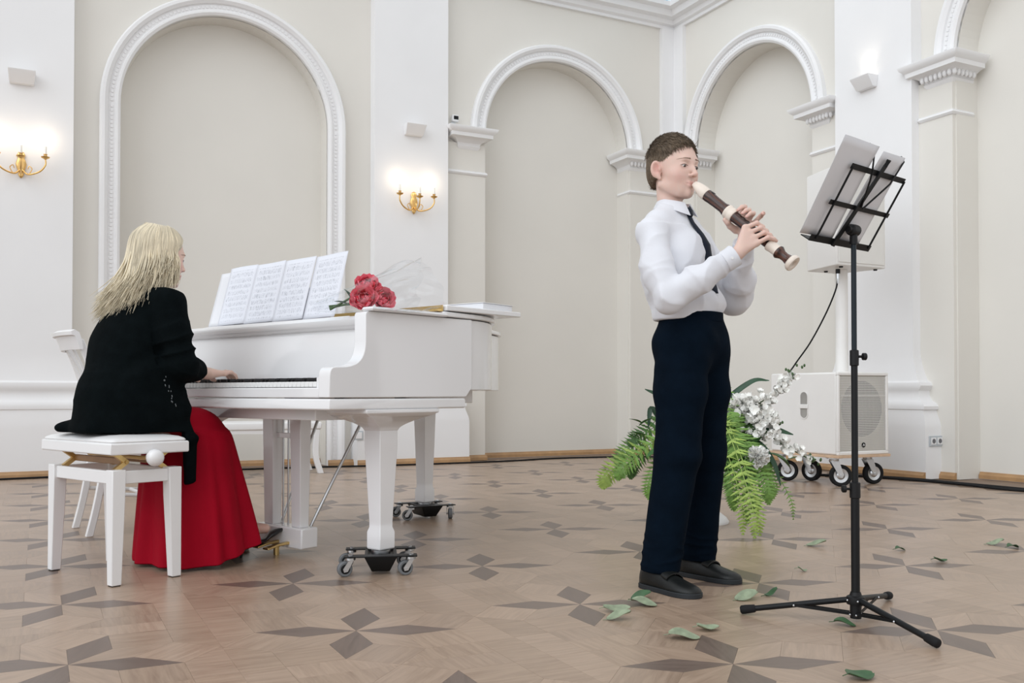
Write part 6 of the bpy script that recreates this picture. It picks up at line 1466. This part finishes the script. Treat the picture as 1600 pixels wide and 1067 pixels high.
# crumpled clear film: a flared cone round the blooms, closed towards the stems
mb = MB(); n, m = 40, 14; rsf = np.random.RandomState(4); grid = []
ax0, ax1 = PL(.15, .27, 1.005), PL(.33, -.17, 1.035); axd = (ax1 - ax0); ax_n = axd.normalized(); ux = ax_n.cross(Vector((0, 0, 1))).normalized(); uz = ux.cross(ax_n)
for j in range(m + 1):
    v = j / m; row = []
    for i in range(n):
        a = 2 * PI * i / n; rr = .022 + .085 * min(1, v * 1.35) ** 1.2 + .012 * math.sin(a * 5 + v * 9) * v + .010 * math.sin(a * 9 - v * 14) * v + rsf.uniform(-.005, .005) * v
        ext = (.85 + .22 * math.sin(a * 2 + 1) + .08 * math.sin(a * 7)) if v > .8 else 1.0
        p = ax0 + axd * (v * (1 if v < .8 else .8 + (v - .8) / .2 * .2 * ext) if v < .8 else .8 + (v - .8) * ext) + ux * rr * math.cos(a) + uz * (rr * math.sin(a) * .9 + .03 * v)
        p.z = max(p.z, .9785 + .0025 * ((i + j) % 3) + (.0 if True else 0)); row.append(tuple(p))
    grid.append(row)
mb.loft(grid, caps=False); mb.build('clear_wrap', cello, bq_)

# ================================================================ FLOOR ARRANGEMENT OF FERNS AND WHITE FLOWERS
AX, AY = 1.00, 4.93
arr = thing('flower_arrangement', 'white pedestal pot of ferns and white flowers on the floor behind the boy', 'flowers', (AX, AY, 0))
mb = MB(); mb.lathe([(.0, .0), (.135, .0), (.138, .010), (.125, .030), (.085, .060), (.045, .10), (.034, .16), (.034, .24), (.06, .29), (.13, .34), (.155, .40), (.160, .43), (.148, .43), (.12, .38), (.0, .37)], seg=36); mb.build('pedestal_pot', satin_white, arr, smooth=50)
fern_m = mat('fern_green', (0.155, 0.30, 0.055), 0.55, rnd=0.22, vary=0.2, scale=20); fern_l = mat('fern_lime', (0.32, 0.45, 0.095), 0.55, rnd=0.2, vary=0.2, scale=20); fern_d = mat('fern_deep', (0.065, 0.165, 0.035), 0.55, rnd=0.25, vary=0.2, scale=20)
def frond(pts, w, m, n=26, parent=arr, tw=0.0, cut=True):
    P_ = catmull(pts, 8); mb = MB(); mb.tube(P_, [.003 * (1 - .7 * i / len(P_)) for i in range(len(P_))], 5)
    N0 = len(P_) - 1
    for k in range(n):
        v = .08 + .91 * k / (n - 1); i = min(int(v * N0), N0 - 1); fr = v * N0 - i; p = P_[i].lerp(P_[i + 1], fr); t = (P_[i + 1] - P_[i]).normalized()
        side = t.cross(Vector((math.sin(tw), -math.cos(tw), .35))).normalized(); nr = side.cross(t)
        ln = w * math.sin(PI * (.12 + .86 * v)) ** .75
        for s in (-1, 1):
            d = (side * s + t * .45 - nr * random.uniform(-.1, .35)).normalized(); e = p + d * ln; b = t * (w * .13)
            mid = p + d * ln * .5 + nr * .006 * random.uniform(-1, 1)
            q = nr * .0006
            # toothed leaflet: two lobes each side
            o = [p - b * .5, p + d * ln * .25 + b * -.95, p + d * ln * .38 - b * .5, mid - b * .8, p + d * ln * .68 - b * .35, e, p + d * ln * .72 + b * .45, mid + b * .9, p + d * ln * .36 + b * .5, p + d * ln * .22 + b * .95, p + b * .5]
            mb.add([x + q for x in o] + [x - q for x in o], [tuple(range(11)), tuple(range(21, 10, -1))])
    o = mb.build('fern_frond', m, parent); return o
def pt(px, py, Y):  # helper in the pot's own frame: metres right of, beyond and above the pot
    return (px, Y, py)
F_ = []
# (end x, end z, depth, width, material) – fronds arch out of the pot and hang
for ex, ez, ey, w, m, hz in ((-.53, .19, -.10, .080, fern_l, .46), (-.44, .30, .02, .07, fern_m, .52), (-.46, .24, -.16, .07, fern_m, .46), (-.38, .40, -.05, .06, fern_d, .56), (-.30, .14, -.14, .075, fern_m, .48), (-.36, .22, .12, .07, fern_d, .5), (-.24, .30, -.18, .07, fern_d, .52),
                             (.09, .012, -.50, .055, fern_l, .50), (.13, .006, -.56, .065, fern_l, .50), (.165, .012, -.52, .060, fern_l, .50), (.12, .06, -.46, .065, fern_m, .50), (.17, .10, -.44, .070, fern_m, .52), (.06, .12, -.42, .065, fern_m, .50), (.10, .10, -.30, .07, fern_m, .5), (.30, .16, -.26, .07, fern_m, .5), (.17, .22, -.30, .08, fern_m, .54),
                             (.27, .26, -.26, .07, fern_m, .55), (.08, .28, -.28, .075, fern_d, .55), (.40, .05, -.26, .032, fern_m, .50), (.25, .14, -.36, .075, fern_m, .50), (.20, .30, -.34, .075, fern_m, .56), (.10, .36, -.34, .08, fern_m, .58), (.02, .30, -.34, .07, fern_d, .55), (.13, .50, -.22, .07, fern_m, .66), (.05, .52, -.16, .07, fern_m, .70), (.22, .42, -.22, .06, fern_d, .6), (-.10, .24, -.26, .07, fern_d, .52), (.0, .16, -.30, .075, fern_m, .5)):
    r_ = random.uniform(.9, 1.1)
    frond([(ex * .10, ey * .1, .40), (ex * .40, ey * .45, hz * r_), (ex * .78, ey * .85, (hz * .55 + ez * .45)), (ex * .97, ey * 1.0, ez + (hz - ez) * .22), (ex, ey, max(.006, ez))], w, m, 24)
# strap leaves
for pts, w in (([(0.0, 0, .42), (.10, -.05, .62), (.24, -.08, .74), (.33, -.09, .745)], .016), ([(-.05, 0, .42), (-.16, -.05, .60), (-.22, -.06, .66), (-.31, -.07, .70)], .02), ([(-.05, 0, .42), (-.20, -.02, .52), (-.27, -.03, .60), (-.29, -.05, .50)], .018), ([(.1, -.1, .42), (.22, -.22, .44), (.30, -.26, .34), (.335, -.27, .22)], .016), ([(.05, -.1, .42), (.14, -.26, .40), (.16, -.31, .28), (.15, -.32, .17)], .014), ([(.1, -.1, .45), (.2, -.18, .52), (.32, -.2, .50), (.42, -.2, .47)], .022)):
    P_ = catmull(pts, 6); mb = MB(); rings = []
    for i, p in enumerate(P_):
        v = i / (len(P_) - 1); t = (P_[min(i + 1, len(P_) - 1)] - P_[max(i - 1, 0)]).normalized(); s = t.cross(Vector((0, -.8, .6))).normalized(); u = s.cross(t); ww = w * math.sin(PI * (.1 + .88 * v)) ** .7
        rings.append([tuple(p - s * ww), tuple(p + u * ww * -.35), tuple(p + s * ww), tuple(p + u * (ww * -.35 - .0012))])
    mb.loft(rings); mb.build('strap_leaf', leaf_d, arr, smooth=40)
for x, y, z, a, b, L_ in ((.22, -.24, .43, 20, 50, .10), (.28, -.22, .38, -30, -10, .11), (.34, -.20, .36, 10, -30, .09), (-.30, -.08, .46, 170, 20, .10), (-.27, -.10, .55, 150, -15, .09), (-.32, -.04, .52, 200, 30, .08), (.18, -.26, .30, -60, -20, .10), (-.22, -.14, .40, 210, -10, .12), (.40, -.16, .34, 0, 20, .08)):
    mb = MB(); leaf_mesh(mb, Matrix.Translation((x, y, z)) @ Matrix.Rotation(R(a), 4, 'Z') @ Matrix.Rotation(R(-b), 4, 'Y'), L_, L_ * .30); mb.build('broad_leaf', leaf_m, arr, smooth=60)
# white flowers
wf = mat('petal_white', (0.93, 0.93, 0.90), 0.6, rnd=0.05, vary=0.04, scale=40)
def blossom(mb, c, r, rs_):
    ax_ = Vector((rs_.uniform(-1, 1), rs_.uniform(-1.4, .2), rs_.uniform(-.4, 1))).normalized(); q = Vector((0, 0, 1)).rotation_difference(ax_).to_matrix().to_4x4()
    for k in range(5):
        petal(mb, Matrix.Translation(c) @ q @ Matrix.Rotation(2 * PI * k / 5, 4, 'Z') @ Matrix.Rotation(R(rs_.uniform(42, 72)), 4, 'Y'), r, r * .5, -r * .2, r * .15, 3, 3, r * .05, k)
def spray(pts, n, r0, r1, sd, spread):
    rs_ = random.Random(sd); P_ = catmull(pts, 8); s = MB(); s.tube(P_, .003, 6); so_ = s.build('flower_spray', stem_m, arr, smooth=60); mb = MB()
    for k in range(n):
        v = .25 + .75 * k / (n - 1); p = P_[min(int(v * (len(P_) - 1)), len(P_) - 1)]; sp = spread * (1.1 - .7 * v)
        blossom(mb, p + Vector((rs_.uniform(-1, 1), rs_.uniform(-1, .6), rs_.uniform(-1, 1))) * sp, r0 + (r1 - r0) * v, rs_)
    mb.build('blossoms', wf, so_, smooth=180)['kind'] = 'stuff'
    bd = MB()
    for k in range(10):
        p = P_[-1] + Vector((rs_.uniform(-1, 1), rs_.uniform(-.5, .5), rs_.uniform(-.6, 1))) * spread * .8; bd.sphere(tuple(p), .006, 8, 6, sc=(1, 1, 1.4))
    bd.build('buds', stem_m, so_, smooth=180)['kind'] = 'stuff'
spray([(.05, -.05, .45), (.20, -.12, .58), (.34, -.14, .68), (.45, -.14, .78)], 70, .036, .020, 1, .060)
spray([(.05, -.10, .43), (.22, -.22, .50), (.36, -.22, .42), (.52, -.22, .335)], 60, .036, .020, 2, .048)
spray([(.05, -.05, .45), (.16, -.16, .55), (.26, -.20, .56), (.33, -.20, .54)], 44, .036, .030, 3, .055)
spray([(.03, -.02, .45), (.12, -.12, .60), (.18, -.15, .63), (.24, -.15, .62)], 36, .036, .032, 4, .05)
mb = MB(); rs_ = random.Random(8); c = Vector((.205, -.33, .365))
for k in range(90):
    a = math.acos(rs_.uniform(-.2, 1)); b = rs_.uniform(0, 2 * PI)
    petal(mb, Matrix.Translation(c) @ Matrix.Rotation(R(62), 4, 'X') @ Matrix.Rotation(b, 4, 'Z') @ Matrix.Rotation(a, 4, 'Y') @ Matrix.Translation((0, 0, .008)) @ Matrix.Rotation(rs_.uniform(0, 6), 4, 'Z'), .050 * rs_.uniform(.85, 1.1), .015, -.008, .004, 4, 3, .006, k)
cn = mb.build('carnation', wf, arr, smooth=180); mb = MB(); mb.tube(catmull([(.05, -.08, .42), (.15, -.22, .40), tuple(c)], 6), .003, 6); mb.build('flower_stem', stem_m, cn, smooth=60)

# ================================================================ FALLEN LEAVES
fl_m = mat('fallen_leaf', (0.27, 0.325, 0.215), 0.6, vary=0.3, scale=40); fl_d = mat('fallen_leaf_dark', (0.045, 0.11, 0.045), 0.5, vary=0.3, scale=40)
FL = [(.395, 3.095, .07, 20, 1, 'curled dark green leaf beside the boy\'s nearer shoe'), (.385, 3.030, .085, -30, 0, 'pale green leaf touching the dark one beside the boy\'s nearer shoe'),
      (.285, 2.925, .085, 5, 0, 'thin green leaf on the floor lying just behind another, left of the boy\'s shoe'), (.285, 2.815, .075, 15, 0, 'pale oval leaf on a dark star tip left of the boy\'s shoe'),
      (.435, 2.610, .085, -5, 0, 'pale leaf with a curled dark end below the boy\'s shoe'), (.530, 2.690, .065, 8, 0, 'small pale leaf between the boy\'s shoe and the front star'),
      (.735, 3.080, .085, 25, 0, 'broad pale leaf on the floor right of the boy\'s toes'), (.945, 2.760, .060, -25, 1, 'green leaf under the legs of the music stand'),
      (.795, 2.230, .075, 20, 1, 'dark green leaf at the bottom edge of the picture'), (1.31, 4.17, .085, 0, 0, 'dry leaf on the floor near the hanging fern'), (1.655, 4.05, .045, 10, 1, 'small leaf on the floor right of the music stand pole'),
      (1.70, 3.78, .055, 5, 1, 'dark narrow leaf lying across a star tip at the right'), (2.13, 4.21, .07, -10, 0, 'leaf with a green face near the right edge'), (2.17, 4.11, .055, 15, 1, 'dark leaf in front of the green one near the right edge'),
      (1.09, 3.58, .035, 0, 0, 'tiny dry leaf left of the music stand pole'), (.845, 3.14, .045, 12, 1, 'small curled leaf scrap between the boy\'s toes and the music stand')]
for i, (x, y, L_, a, dk, lab) in enumerate(FL):
    mb = MB(); n = 8; rows = []
    for j in range(n + 1):
        v = j / n; ww = L_ * .36 * math.sin(PI * min(.98, v * .93 + .05)) ** .6; lift = .010 * math.sin(v * 2.6 + i) ** 2 + (.018 * v ** 3 if i % 3 == 0 else .006 * (1 - v) ** 2)
        rows.append([(L_ * v, -ww, .002 + lift + .25 * ww * (1 if i % 2 else .4)), (L_ * v, 0, .0015 + lift * .8), (L_ * v, ww, .002 + lift + .30 * ww)])
    vs = [p for r_ in rows for p in r_] + [(p[0], p[1], max(.0002, p[2] - .0011)) for r_ in rows for p in r_]; m_ = 3 * (n + 1); fs = []
    for j in range(n):
        for k in range(2):
            q = j * 3 + k; fs += [(q, q + 1, q + 4, q + 3), (m_ + q, m_ + q + 3, m_ + q + 4, m_ + q + 1)]
        fs += [(j * 3, j * 3 + 3, m_ + j * 3 + 3, m_ + j * 3), (j * 3 + 2, m_ + j * 3 + 2, m_ + j * 3 + 5, j * 3 + 5)]
    mb.add(vs, fs); z0 = .0015 + .8 * (.010 * math.sin(i) ** 2 + (0 if i % 3 == 0 else .006)); mb.tube([(-.014, 0, max(.0015, z0 - .003)), (.002, 0, z0)], .0012, 6)
    o = mb.build('fallen_leaf', fl_d if dk else fl_m, smooth=50); o.location = (x, y, 0.0006); o.rotation_euler = (0, 0, R(a)); tag(o, lab, 'leaf', 'leaves fallen on the parquet')
